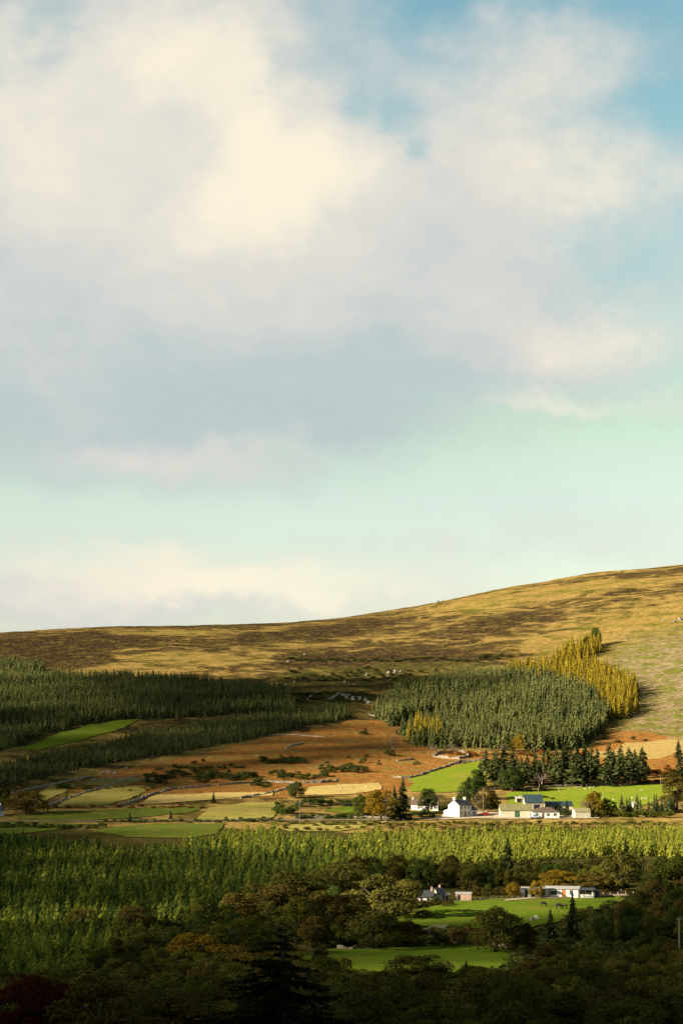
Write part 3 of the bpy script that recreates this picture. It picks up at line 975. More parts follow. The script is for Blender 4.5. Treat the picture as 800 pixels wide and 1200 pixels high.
# older spruce blocks
RIDE = poly([(462, 852), (500, 842), (560, 838), (640, 826), (690, 816), (694, 820), (640, 831), (560, 843), (500, 848), (466, 857)])
sx, sy, sh2 = [], [], []
for zn, sp, h0 in ((Z_UPPER_LEFT, 2.9, 7.6), (Z_LOWER_LEFT, 2.6, 5.2), (Z_TOP_LEFT, 3.2, 9.0), (Z_RIGHT, 3.35, 11.0)):
    a, b = scatter(zn, sp, rp)
    ok = vnoise(a, b, 16, 83) + .5 * vnoise(a, b, 5, 84) < .92
    if h0 == 11.0:
        ok &= ~inside(RIDE, a + 2 * vnoise(a, b, 20, 85), b + 5 * vnoise(a, b, 20, 86))
    a, b = a[ok], b[ok]
    sx.append(a)
    sy.append(b)
    sh2.append(rp.uniform(0.66, 1.14, len(a)) * h0 * (1 + 0.28 * np.clip((a / b * F - 190) / 90, 0, 1)) * (1 + 0.22 * vnoise(a, b, 30, 81)))
right = np.concatenate([np.full(len(a), i == 3) for i, a in enumerate(sx)])
x, y, hh = np.concatenate(sx), np.concatenate(sy), np.concatenate(sh2)
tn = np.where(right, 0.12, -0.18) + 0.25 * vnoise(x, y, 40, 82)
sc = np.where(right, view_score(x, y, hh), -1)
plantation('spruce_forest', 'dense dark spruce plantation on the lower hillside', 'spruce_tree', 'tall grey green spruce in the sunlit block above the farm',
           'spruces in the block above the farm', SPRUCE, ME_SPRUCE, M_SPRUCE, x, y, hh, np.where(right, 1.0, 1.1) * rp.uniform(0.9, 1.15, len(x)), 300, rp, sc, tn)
# larches
for zn, sp in ((Z_LARCH, 4.0), (Z_LARCH_UP, 4.8)):
    x, y = scatter(zn, sp, rp)
    hh = rp.uniform(0.62, 1.15, len(x)) * 12.5
    plantation('larch_wood', 'golden larch wood', 'larch_tree', 'golden autumn larch beside the green spruce block', 'golden larches beside the spruce block', LARCH, ME_LARCH, M_LARCH,
               x, y, hh, rp.uniform(0.9, 1.15, len(x)), 150, rp, view_score(x, y, hh))
x, y = scatter(poly([(478, 868), (498, 873), (522, 875), (520, 866), (500, 860), (488, 858)]), 4.2, rp)
for a, b in zip(x, y):
    o = link('larch_tree', random.choice(ME_LARCH))
    tag(o, 'olive gold larch at the front corner of the spruce block', 'conifer', 'larches at the spruce block corner')
    place(o, a, b, 13, random.uniform(11, 15), .15)

# ------------------------------------------------------------------ single trees, from the farm downwards: centre px, base row, top row, width px, leaves, label
ONE = [
    ('oak', 450, 1076, 1026, 88, M_OAK, 'largest round olive oak left of the slate roofed cottage'),
    ('oak', 436, 1113, 1069, 78, M_OAK, 'broad domed oak standing behind the rubble at the lower field'),
    ('oak', 478, 1111, 1080, 40, M_BROWN_LEAF, 'small brown oak at the end of the lower field hedge'),
    ('oak', 396, 1098, 1050, 72, M_BROWN_LEAF, 'brown domed oak just below the largest oak'),
    ('ash', 352, 1088, 1054, 48, M_OLIVE_LEAF, 'yellow green round tree among the brown oaks'),
    ('oak', 318, 1078, 1036, 84, M_BROWN_LEAF, 'wide brown oak behind the yellow green round tree'),
    ('oak', 284, 1084, 1046, 50, M_BROWN_LEAF, 'dark brown oak at the plantation edge'),
    ('oak', 352, 1058, 1020, 86, M_OAK, 'dark oak behind the wide brown oak'),
    ('oak', 410, 1050, 1012, 84, M_OAK, 'dark oak behind the largest round oak'),
    ('sallow', 264, 1088, 1059, 28, M_OLIVE_LEAF, 'small pale olive sallow in the dark wood'),
    ('beech', 230, 1142, 1094, 66, M_GOLD_LEAF, 'orange tinged beech in the shaded wood'),
    ('beech', 203, 1136, 1104, 40, M_BROWN_LEAF, 'small russet beech beside the orange tinged beech'),
    ('oak', 284, 1122, 1076, 72, M_OLIVE_LEAF, 'olive oak behind the small green paddock'),
    ('oak', 170, 1118, 1086, 66, M_OAK, 'olive oak at the lower edge of the young conifers'),
    ('oak', 160, 1092, 1064, 60, M_BROWN_LEAF, 'dark brown tree standing out of the young conifers'),
    ('oak', 96, 1090, 1066, 44, M_BROWN_LEAF, 'brown bushy tree amid the dark young conifers'),
    ('sallow', 366, 1112, 1078, 36, M_BROWN_LEAF, 'brown grey sallow at the corner of the lower field'),
    ('sallow', 392, 1112, 1084, 30, M_OLIVE_LEAF, 'olive sallow at the left end of the lower field'),
    ('oak', 491, 1158, 1121, 82, M_OAK, 'dark round oak standing before the lower green field'),
    ('oak', 581, 1117, 1066, 72, M_OAK, 'dark rounded tree between the two green fields'),
    ('oak', 613, 1116, 1084, 40, M_BROWN_LEAF, 'small brown tree beside the dark rounded tree'),
    ('oak', 543, 1108, 1084, 34, M_BROWN_LEAF, 'brown hedge tree between the two green fields'),
    ('thorn', 515, 1110, 1090, 26, M_OAK, 'dark thorn tree beside the stony track'),
    ('chestnut', 729, 1046, 998, 58, M_OAK, 'tall domed brown green tree beyond the bungalow'),
    ('chestnut', 786, 1046, 1002, 54, M_OLIVE_LEAF, 'yellow olive round tree above the dark wood'),
    ('beech', 656, 1043, 1020, 48, M_GOLD_LEAF, 'golden tree behind the bungalow roof'),
    ('beech', 696, 1046, 1025, 34, M_BROWN_LEAF, 'russet tree at the end of the bungalow'),
    ('cherry', 629, 1054, 1033, 17, M_GOLD_LEAF, 'small golden tree in front of the bungalow'),
    ('cherry', 601, 1053, 1034, 19, M_GOLD_LEAF, 'small golden tree left of the bungalow'),
    ('cherry', 571, 1054, 1037, 15, M_OLIVE_LEAF, 'small olive gold tree by the fence near the pink shed'),
    ('hawthorn', 346, 936, 917, 24, M_GORSE, 'lone round hawthorn below the pale cut hay field'),
    ('hawthorn', 30, 955, 927, 50, M_BROWN_LEAF, 'dark round thicket tree by the small white gable'),
    ('hawthorn', 5, 950, 921, 16, M_OAK, 'dark tree behind the small white gable'),
    ('ash', 502, 953, 925, 24, M_GREEN_LEAF, 'green tree in front of the brown roofed cottage'),
    ('larch_like', 446, 962, 925, 34, M_GOLD_LEAF, 'rusty feathery tree by the lane'),
    ('ash', 424, 958, 932, 26, M_OLIVE_LEAF, 'light green bushy tree by the lane'),
    ('ash', 572, 953, 925, 22, M_BROWN_LEAF, 'brown leafless looking tree behind the farmyard'),
    ('ash', 548, 949, 917, 26, M_GREEN_LEAF, 'dark green tree behind the white farmhouse'),
    ('ash', 558, 938, 905, 26, M_GREEN_LEAF, 'dark green tree at the field corner above the farmhouse'),
    ('ash', 600, 928, 900, 30, M_GREEN_LEAF, 'green broad tree below the pine belt'),
    ('ash', 696, 957, 928, 26, M_GOLD_LEAF, 'orange brown tree beside the small olive shed'),
    ('ash', 712, 955, 936, 22, M_GREEN_LEAF, 'dark green rounded tree beside the orange tree'),
    ('ash', 793, 950, 912, 38, M_BROWN_LEAF, 'brown round tree at the end of the sheep field'),
    ('ash', 786, 922, 904, 22, M_BROWN_LEAF, 'brown shrubby tree at the corner of the sheep field'),
    ('ash', 608, 882, 863, 16, M_GOLD_LEAF, 'orange birch standing before the spruce block'),
    ('ash', 596, 881, 868, 12, M_OLIVE_LEAF, 'small green birch before the spruce block'),
    ('birch', 698, 758, 736, 15, M_GREEN_LEAF, 'tall green tree standing alone above the larches'),
    ('birch', 688, 762, 747, 18, M_BROWN_LEAF, 'brown bush like tree beside the tall lone green tree'),
    ('ash', 216, 1000, 988, 12, M_GOLD_LEAF, 'small orange tree in the young plantation'),
    ('ash', 242, 1006, 993, 18, M_OLIVE_LEAF, 'small yellow tree in the young plantation'),
]
for nm, px, b, tp, w, mt, lb in ONE:
    p, k = size_at(b, px)
    nm = {'larch_like': 'rowan'}.get(nm, nm)
    tree(nm + '_tree', lb, None, p.x, p.y, w * k * 1.08, (b - tp) * k * 1.04, mt)

THIN = [(562, 952, 930, 16, 'bare twiggy tree at the edge of the farmyard'), (635, 922, 903, 22, 'bare twiggy tree under the dark pine belt'), (460, 880, 863, 15, 'pale bare tree at the bracken edge by the spruce block'),
        (507, 884, 871, 14, 'bare pale tree at the spruce block corner'), (590, 884, 870, 12, 'grey bare tree before the spruce block'), (688, 957, 934, 20, 'half bare russet tree by the small olive shed'), (530, 882, 871, 14, 'bare tree above the stone sheepfold')]
for px, b, tp, w, lb in THIN:
    p, k = size_at(b, px)
    tree('bare_tree', lb, None, p.x, p.y, w * k, (b - tp) * k, M_TWIG, True, True)

# belt of dark broadleaved trees between plantation and bungalow
rb = random.Random(3)
for i, px in enumerate([418, 440, 468, 486, 506, 524, 545, 562, 580, 612, 640, 662, 684, 706, 750, 768, 800, 820]):
    for b0, hh0 in ((1031, 24), (1041, 26)):
        if b0 == 1041 and (px < 430 or px > 720 or 640 < px < 670):
            continue
        p, k = size_at(b0 + rb.uniform(-3, 3), px + rb.uniform(-6, 6))
        tree('oak_tree', 'dark oak in the belt between the valley plantation and the bungalow', 'dark oaks in the belt behind the bungalow', p.x, p.y, rb.uniform(24, 36) * k, (hh0 + rb.uniform(-3, 8)) * k,
             rb.choice([M_OAK, M_OAK, M_OLIVE_LEAF, M_GREEN_LEAF, M_BROWN_LEAF]))
# mixed wood left of the paddock
for i in range(70):
    px, b = rb.uniform(110, 420), rb.uniform(1062, 1150)
    if b < 1100 - (px - 180) * 0.24 or b < 1050 or (px > 378 and b > 1100) or (px > 255 and 1114 < b < 1150) or (px < 200 and b < 1110):
        continue
    p, k = size_at(b, px)
    tree('oak_tree', 'shaded oak in the mixed wood left of the small paddock', 'oaks in the mixed wood by the paddock', p.x, p.y, rb.uniform(26, 48) * k, rb.uniform(20, 34) * k, rb.choice([M_OAK, M_OAK, M_BROWN_LEAF, M_OLIVE_LEAF, M_GREEN_LEAF]))
# shaded wood on the right
for i in range(60):
    px, b = rb.uniform(690, 850), rb.uniform(1056, 1112)
    if (px < 748 and b - 34 < 1056 + (742 - px) * 0.40):
        continue
    p, k = size_at(b, px)
    tree('oak_tree', 'dark oak in the deeply shaded wood right of the green pasture', 'dark oaks in the shaded wood by the pasture', p.x, p.y, rb.uniform(26, 44) * k, rb.uniform(24, 40) * k, rb.choice([M_OAK, M_BROWN_LEAF, M_GREEN_LEAF]))
# thicket across the foot of the view
n = 0
for d in np.arange(205, 440, 10.5):
    for u in np.arange(-0.185, 0.187, 8.2 / d):
        uu, dd = u + rb.uniform(-3, 3) / d, d + rb.uniform(-4, 4)
        px = 400 + uu * F
        row = float(project(uu * dd, dd, float(ground(uu * dd, dd)))[1])
        if 375 < px < 615 and row < 1153:
            continue
        if 250 < px < 400 and row < 1146:
            continue
        if px < 200 and row < 1165:
            continue
        if px > 600 and row < 1100:
            continue
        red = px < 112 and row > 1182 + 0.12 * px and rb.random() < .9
        hgt, wid = rb.uniform(3.8, 6.8), rb.uniform(6.5, 10.5)
        if 400 < px < 620 and row < 1185:
            hgt *= 0.62
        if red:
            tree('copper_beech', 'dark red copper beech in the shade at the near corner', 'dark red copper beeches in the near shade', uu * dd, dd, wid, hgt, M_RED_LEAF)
        else:
            tree('scrub_tree', 'dark scrubby tree in the shaded near thicket', 'dark scrub trees of the near thicket', uu * dd, dd, wid, hgt, rb.choice([M_OAK, M_OAK, M_BROWN_LEAF, M_OLIVE_LEAF]))
        n += 1
print('thicket trees', n)

# conifers one can point to
FIRS = [
    (595, 1022, 983, 1.0, 'dark spiky spruce rising above the oaks behind the bungalow'), (733, 1004, 984, 1.0, 'dark spruce at the lower edge of the valley plantation'),
    (671, 1106, 1048, 0.95, 'tall dark spruce rising in front of the green pasture'), (645, 1108, 1068, 1.1, 'shorter dark spruce beside the tall dark spruce'), (546, 1160, 1128, 1.1, 'small dark spruce at the foot of the lower field'),
    (472, 955, 912, 1.0, 'dark pine beside the rusty tree by the lane'), (462, 956, 922, 1.0, 'dark bushy pine left of the brown roofed cottage'), (250, 942, 929, 1.3, 'lone small dark conifer by the straw strip'),
    (152, 964, 953, 1.0, 'small dark conifer in the narrow meadow hedge'), (200, 961, 950, 1.2, 'dark round conifer in the meadow hedge'), (193, 1002, 984, 0.7, 'slim golden green conifer in the young plantation'),
    (795, 890, 868, 1.2, 'dark conifer at the edge of the pale dry grass'), (797, 916, 884, 1.3, 'tall dark conifer above the sheep field corner'),
    (655, 955, 940, 1.0, 'small dark conifer behind the white bungalow'), (664, 956, 938, 1.0, 'dark conifer between the bungalow and the olive shed'),
]
for px, b, tp, wd, lb in FIRS:
    p, k = size_at(b, px)
    fir('spruce_tree' if 'spruce' in lb else 'conifer_tree', lb, None, p.x, p.y, (b - tp) * k * 1.03, None, wd * 1.1)
for i in range(46):
    px = 566 + (752 - 566) * (i % 23) / 22 + rb.uniform(-4, 4)
    b = 920 - 9 * (i // 23) + rb.uniform(-3, 3)
    p, k = size_at(b, px)
    hp = (36 if px > 660 else 31) + rb.uniform(-7, 6)
    fir('pine_tree', 'dark pine in the shelter belt above the sheep field', 'dark pines of the shelter belt', p.x, p.y, hp * k, None, rb.uniform(.8, 1.05), ME_PINE)
for i in range(20):
    p, k = size_at(rb.uniform(950, 957), rb.uniform(727, 792))
    fir('conifer_tree', 'green young conifer in the clump beside the sheep field', 'green conifers in the clump by the sheep field', p.x, p.y, rb.uniform(14, 22) * k, M_SPRUCE, 1.1)

# the black fir close to the viewer
def near_fir(px, d, h, r, label, seed):
    rng = np.random.default_rng(seed)
    u, s = ray(px, 1150)
    x0, y0 = float(u * d), d
    root = empty('fir_tree', (x0, y0, float(ground(x0, y0))))
    tag(root, label, 'conifer')
    MB().tube([(0, 0, -.4), (0.05, 0, h * .5), (0, 0, h * .985)], [r * .055, r * .035, .015], 8).build('trunk', M_BARK, root)
    Vs, Fs, Ts = [], [], []
    off = 0
    lv = np.linspace(0.10, 0.985, int(h / 0.44))
    for t in lv:
        per = 4 if t < .9 else 3
        for k in range(per):
            a = rng.uniform(0, 2 * PI)
            ln = r * (1 - t) ** 0.80 * rng.uniform(.50, 1.30) + .12
            dv = np.array([math.cos(a), math.sin(a), 0])
            pv = np.array([-math.sin(a), math.cos(a), 0])
            lift = rng.uniform(0.05, 0.35)
            ns = max(4, int(ln / 0.20))
            ss = (np.arange(ns) + .5) / ns
            zz = h * t + ln * (lift * ss - 0.5 * ss ** 1.6) + 0.22 * ln * ss ** 4
            base = dv[None] * (ln * ss)[:, None] + np.array([0, 0, 1.0])[None] * zz[:, None]
            for sd in (-1, 1, 0):
                tl = (0.26 * ln * (1 - ss * .75) + .10) * rng.uniform(.6, 1.2, ns)
                if sd == 0:
                    out = dv[None] * 0.5 + np.array([0, 0, -1.0])[None] * rng.uniform(.5, 1.0, (ns, 1))
                    tl *= .7
                else:
                    out = dv[None] * 0.75 + sd * pv[None] + np.array([0, 0, -1.0])[None] * rng.uniform(.15, .55, (ns, 1))
                out = out / np.linalg.norm(out, axis=1)[:, None]
                wdt = np.cross(out, rng.normal(0, 1, (ns, 3)))
                wdt = wdt / (np.linalg.norm(wdt, axis=1)[:, None] + 1e-9) * (0.05 + 0.10 * tl)[:, None]
                q = np.stack([base, base + out * (tl * .5)[:, None] + wdt, base + out * tl[:, None], base + out * (tl * .5)[:, None] - wdt], 1).reshape(-1, 3)
                Vs.append(q)
                Fs.append((np.arange(ns) * 4)[:, None] + np.array([[0, 1, 2, 3]]) + off)
                Ts.append(np.repeat(rng.uniform(0, .6, ns), 4))
                off += len(q)
    link('crown', np_mesh('crown', np.concatenate(Vs), [np.concatenate(Fs)], M_DARKFIR, np.concatenate(Ts)), root)


def h_for(px, d, top):
    u, s = ray(px, top)
    return float(s * d + CAMZ - ground(float(u * d), d))


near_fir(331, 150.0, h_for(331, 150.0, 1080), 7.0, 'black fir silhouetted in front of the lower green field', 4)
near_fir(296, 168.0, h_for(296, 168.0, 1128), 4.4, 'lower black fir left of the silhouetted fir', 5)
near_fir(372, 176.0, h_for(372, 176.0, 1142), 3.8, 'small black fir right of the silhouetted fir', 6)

# ------------------------------------------------------------------ undergrowth that fills the wood
LOWB = [crown_arr(rg, 9, 34, 0.075, lobe_r=(.18, .28), low=0, irregular=.5) for _ in range(4)]
OPEN = [poly(p) for p in ([(452, 1081), (500, 1064), (540, 1056), (600, 1052), (690, 1049), (742, 1048), (728, 1060), (680, 1076), (650, 1086), (600, 1094), (540, 1091), (490, 1090)],
                          [(376, 1160), (388, 1112), (430, 1111), (560, 1107), (608, 1114), (604, 1132), (570, 1152), (540, 1160)], [(258, 1142), (280, 1122), (330, 1118), (388, 1114), (380, 1148)],
                          [(480, 1060), (500, 1040), (560, 1045), (600, 1034), (760, 1034), (745, 1052), (600, 1060)], [(490, 1098), (503, 1084), (528, 1084), (528, 1096)])]


def undergrowth():
    x = RNG.uniform(-125, 125, 5200)
    y = RNG.uniform(330, 705, 5200)
    ok = np.abs(x) < 0.178 * y
    for z in OPEN + [Z_PLANT]:
        ok &= ~inside(z, x, y)
    x, y = x[ok], y[ok]
    n = len(x)
    w, h = RNG.uniform(2.5, 5.5, n), RNG.uniform(1.1, 2.8, n)
    z = ground(x, y)
    k = RNG.integers(0, 4, n)
    Vs, Fs, Ts, off = [], [], [], 0
    for q in range(4):
        i = np.nonzero(k == q)[0]
        v, f, ti = LOWB[q]
        a = RNG.uniform(0, 6.28, len(i))
        ca, sa = np.cos(a)[:, None], np.sin(a)[:, None]
        V = np.stack([(v[None, :, 0] * ca - v[None, :, 1] * sa) * w[i][:, None] + x[i][:, None], (v[None, :, 0] * sa + v[None, :, 1] * ca) * w[i][:, None] + y[i][:, None], v[None, :, 2] * h[i][:, None] + z[i][:, None] - .1], -1)
        Vs.append(V.reshape(-1, 3))
        Fs.append((f[None] + off + (np.arange(len(i)) * len(v))[:, None, None]).reshape(-1, 4))
        Ts.append(np.clip(ti[None] + RNG.uniform(-.45, .45, len(i))[:, None], 0, 1).ravel())
        off += len(v) * len(i)
    tag(link('undergrowth', np_mesh('undergrowth', np.concatenate(Vs), [np.concatenate(Fs)], M_GORSE, np.concatenate(Ts))), 'tangled undergrowth between the trees of the valley floor', kind='stuff')
    print('undergrowth', n)


undergrowth()

# ------------------------------------------------------------------ bushes
def patch(px0, r0, px1, r1, n, w, h, mat, name, label, group):
    for i in range(n):
        f = (i + .5) / n
        px = px0 + (px1 - px0) * f + rb.uniform(-.3, .3) * (px1 - px0) / n
        p, k = size_at(r0 + (r1 - r0) * rb.random(), px)
        bush(name, label, group, p.x, p.y, w * k * rb.uniform(.75, 1.3), h * k * rb.uniform(.75, 1.25), mat)


GL, GG = 'dark green gorse bush growing on the rusty bracken slope', 'gorse bushes on the bracken slope'
for a in ((185, 904, 250, 913, 14, 13, 6), (230, 908, 307, 919, 22, 13, 7), (305, 891, 356, 896, 11, 12, 6), (260, 899, 288, 901, 4, 9, 4), (315, 906, 336, 911, 5, 9, 6), (326, 909, 384, 914, 12, 11, 6),
          (293, 921, 318, 924, 5, 9, 5), (338, 891, 356, 894, 4, 9, 5), (375, 902, 395, 906, 5, 11, 8), (398, 901, 428, 906, 8, 12, 8), (170, 908, 200, 914, 8, 12, 5), (172, 914, 196, 926, 7, 10, 7),
          (200, 893, 262, 903, 8, 9, 4), (66, 923, 82, 926, 3, 11, 8), (98, 926, 108, 927, 2, 8, 5), (77, 934, 82, 935, 1, 6, 5), (420, 893, 428, 895, 2, 7, 6), (422, 861, 431, 863, 2, 8, 7), (452, 885, 463, 887, 2, 9, 7),
          (441, 897, 446, 898, 1, 5, 7), (484, 895, 492, 897, 2, 7, 4), (560, 925, 640, 928, 10, 14, 7), (300, 875, 440, 900, 6, 6, 3), (560, 770, 600, 774, 5, 12, 4), (700, 866, 760, 872, 4, 8, 4)):
    patch(*a, M_GORSE, 'gorse_bush', GL, GG)
ML, MG = 'dark gorse clump on the shaded moor between the forest blocks', 'gorse clumps on the shaded moor'
patch(335, 776, 575, 772, 46, 8, 3.0, M_GORSE, 'gorse_clump', ML, MG)
patch(335, 800, 520, 784, 50, 9, 3.4, M_GORSE, 'gorse_clump', ML, MG)
patch(340, 826, 432, 812, 30, 9, 3.6, M_GORSE, 'gorse_clump', ML, MG)
HL, HG = 'dark green hedge bush beside the valley lane', 'hedge bushes along the lane'
for a in ((-10, 970, 88, 972, 13, 13, 7), (90, 970, 122, 972, 4, 11, 6), (122, 963, 262, 965, 18, 8, 4), (322, 953, 345, 957, 5, 15, 13), (350, 943, 430, 946, 13, 13, 8), (345, 958, 440, 961, 15, 12, 6), (455, 960, 482, 962, 4, 14, 8),
          (262, 962, 330, 964, 9, 10, 5), (485, 957, 508, 958, 4, 13, 8)):
    patch(*a, M_GREEN_LEAF, 'hedge_bush', HL, HG)
BL, BG = 'brown autumn bush along the field edges below the farm', 'brown bushes along the lower field edges'
for a in ((395, 1112, 600, 1108, 14, 12, 6), (480, 1098, 620, 1094, 11, 14, 9), (455, 1066, 500, 1058, 6, 14, 8), (660, 1100, 740, 1072, 9, 16, 10), (700, 1049, 745, 1048, 6, 9, 4), (380, 1148, 600, 1154, 20, 18, 9), (478, 1062, 530, 1064, 7, 12, 6), (371, 1147, 384, 1116, 9, 9, 5), (540, 1050, 605, 1049, 9, 14, 9), (610, 1046, 720, 1045, 12, 16, 8)):
    patch(*a, M_BROWN_LEAF, 'brown_bush', BL, BG)
QL, QG = 'low olive scrub bush between the lane and the valley plantation', 'scrub bushes below the lane'
patch(330, 969, 820, 966, 70, 9, 4.5, M_OLIVE_LEAF, 'scrub_bush', QL, QG)
patch(330, 975, 820, 970, 40, 9, 4.5, M_BROWN_LEAF, 'scrub_bush', QL, QG)
YL, YG = 'low green bush growing among the farm buildings', 'bushes among the farm buildings'
patch(508, 951, 530, 950, 6, 9, 6, M_GREEN_LEAF, 'garden_bush', YL, YG)
patch(560, 948, 585, 944, 9, 11, 7, M_OLIVE_LEAF, 'garden_bush', YL, YG)
patch(655, 957, 700, 954, 9, 9, 6, M_GREEN_LEAF, 'garden_bush', YL, YG)
patch(694, 959, 790, 957, 16, 11, 8, M_OLIVE_LEAF, 'garden_bush', YL, YG)
patch(600, 938, 650, 934, 6, 7, 4, M_BROWN_LEAF, 'garden_bush', YL, YG)
RL, RG = 'rust coloured bracken clump by the fields above the lane', 'bracken clumps above the lane'
for a in ((60, 948, 240, 946, 16, 9, 4), (520, 887, 690, 884, 16, 12, 5), (755, 902, 800, 912, 10, 12, 5), (700, 918, 790, 917, 10, 10, 4), (110, 922, 200, 928, 9, 7, 3)):
    patch(*a, M_RUST, 'bracken_clump', RL, RG)

# ------------------------------------------------------------------ buildings
M_WHITE = plain('white_render', (0.80, 0.78, 0.72), (0.66, 0.63, 0.56), 0.85, 0.9)
M_CREAM = plain('cream_render', (0.62, 0.54, 0.38), (0.50, 0.42, 0.29), 0.85, 0.9)
M_PINK = plain('pink_render', (0.58, 0.36, 0.25), (0.46, 0.28, 0.20), 0.85, 0.9)
M_BLOCK = plain('grey_block', (0.42, 0.37, 0.28), (0.30, 0.26, 0.20), 0.9, 0.8)
M_SLATE = plain('slate', (0.045, 0.047, 0.055), (0.075, 0.075, 0.08), 0.6, 1.2)
M_BROWNROOF = plain('brown_tile', (0.13, 0.085, 0.055), (0.09, 0.06, 0.04), 0.85, 1.2)
M_MOSS = plain('mossy_sheet_roof', (0.21, 0.20, 0.075), (0.15, 0.13, 0.06), 0.9, 0.6)
M_TANROOF = plain('tan_sheet_roof', (0.30, 0.25, 0.12), (0.22, 0.19, 0.09), 0.85, 0.6)
M_FELT = plain('pale_felt_roof', (0.50, 0.46, 0.42), (0.36, 0.33, 0.30), 0.85, 0.8)
M_GLASS = plain('dark_glass', (0.018, 0.020, 0.024), (0.03, 0.03, 0.035), 0.12, 2)
M_DARKIN = plain('painted_interior_shade', (0.012, 0.011, 0.010), None, 0.9)  # flat near-black panel standing in for the shade inside open doorways
M_FRAME = plain('white_paint', (0.75, 0.73, 0.68), None, 0.6)
M_GREENDOOR = plain('green_paint', (0.05, 0.12, 0.05), None, 0.6)
M_BROWNDOOR = plain('brown_paint', (0.16, 0.07, 0.03), None, 0.6)
M_ORANGE = plain('orange_paint', (0.55, 0.18, 0.04), None, 0.6)
M_WOOD = plain('grey_wood', (0.26, 0.21, 0.15), (0.17, 0.14, 0.10), 0.9, 3)
M_STONE = plain('field_stone', (0.33, 0.28, 0.20), (0.12, 0.10, 0.07), 0.95, 0.6, bump=0.6)
M_ROCK = plain('pale_rock', (0.27, 0.25, 0.21), (0.12, 0.11, 0.085), 0.95, 2.5, bump=0.6)
M_CARRED = plain('red_car_paint', (0.45, 0.03, 0.025), None, 0.3)
M_CARWHITE = plain('pale_blue_car_paint', (0.55, 0.62, 0.72), None, 0.3)
M_TYRE = plain('tyre_rubber', (0.02, 0.02, 0.02), None, 0.9)
M_METAL = plain('grey_metal', (0.35, 0.35, 0.35), None, 0.5, 2, 0.6)


def corrugated(name, c1, c2):
    m, t = new_mat(name)
    tc = t.n('ShaderNodeTexCoord').outputs['Object']
    w = t.n('ShaderNodeTexWave', {'Vector': tc, 'Scale': 2.2}, wave_type='BANDS', bands_direction='X', wave_profile='SIN').outputs['Fac']
    bp = t.n('ShaderNodeBump', {'Strength': 0.7, 'Distance': 0.08, 'Height': w})
    f = t.ss(t.noise(tc, 0.35, 5, 0.6), 0.35, 0.7)
    b = t.n('ShaderNodeBsdfPrincipled', {'Base Color': t.mix(f, c1, c2), 'Roughness': 0.6, 'Normal': bp.outputs[0]})
    t.put(t.n('ShaderNodeOutputMaterial').inputs[0], b.outputs[0])
    return m


M_BLUE = corrugated('blue_sheet', (0.016, 0.042, 0.050), (0.026, 0.056, 0.062))


def opening(root, name, x, y, z, w, h, face, frame_mat, pane_mat, bars=True):
    """a framed window or door on the front (face -1/+1 along y) or end ('l','r') wall; x runs along that wall"""
    fr, pn = MB(), MB()
    ft = 0.07

    def bx(mb, a0, a1, z0, z1, d0, d1):
        if face in (-1, 1):
            ys = sorted((y + face * d0, y + face * d1))
            mb.box(a0, a1, ys[0], ys[1], z0, z1)
        else:
            sg = -1 if face == 'l' else 1
            xs = sorted((x + sg * d0, x + sg * d1))
            mb.box(xs[0], xs[1], a0, a1, z0, z1)
    c = x if face in (-1, 1) else y
    a0, a1 = c - w / 2, c + w / 2
    bx(fr, a0 - ft, a0, z, z + h, -.02, .06)
    bx(fr, a1, a1 + ft, z, z + h, -.02, .06)
    bx(fr, a0 - ft, a1 + ft, z + h, z + h + ft, -.02, .06)
    bx(fr, a0 - ft - .05, a1 + ft + .05, z - ft, z, -.02, .10)
    if bars:
        bx(fr, c - .03, c + .03, z + .002, z + h - .002, .02, .05)
    f = fr.build(name, frame_mat, root)
    bx(pn, a0, a1, z, z + h, -.02, .02)
    pn.build('pane' if name == 'window' else 'panel', pane_mat, f)
    return f


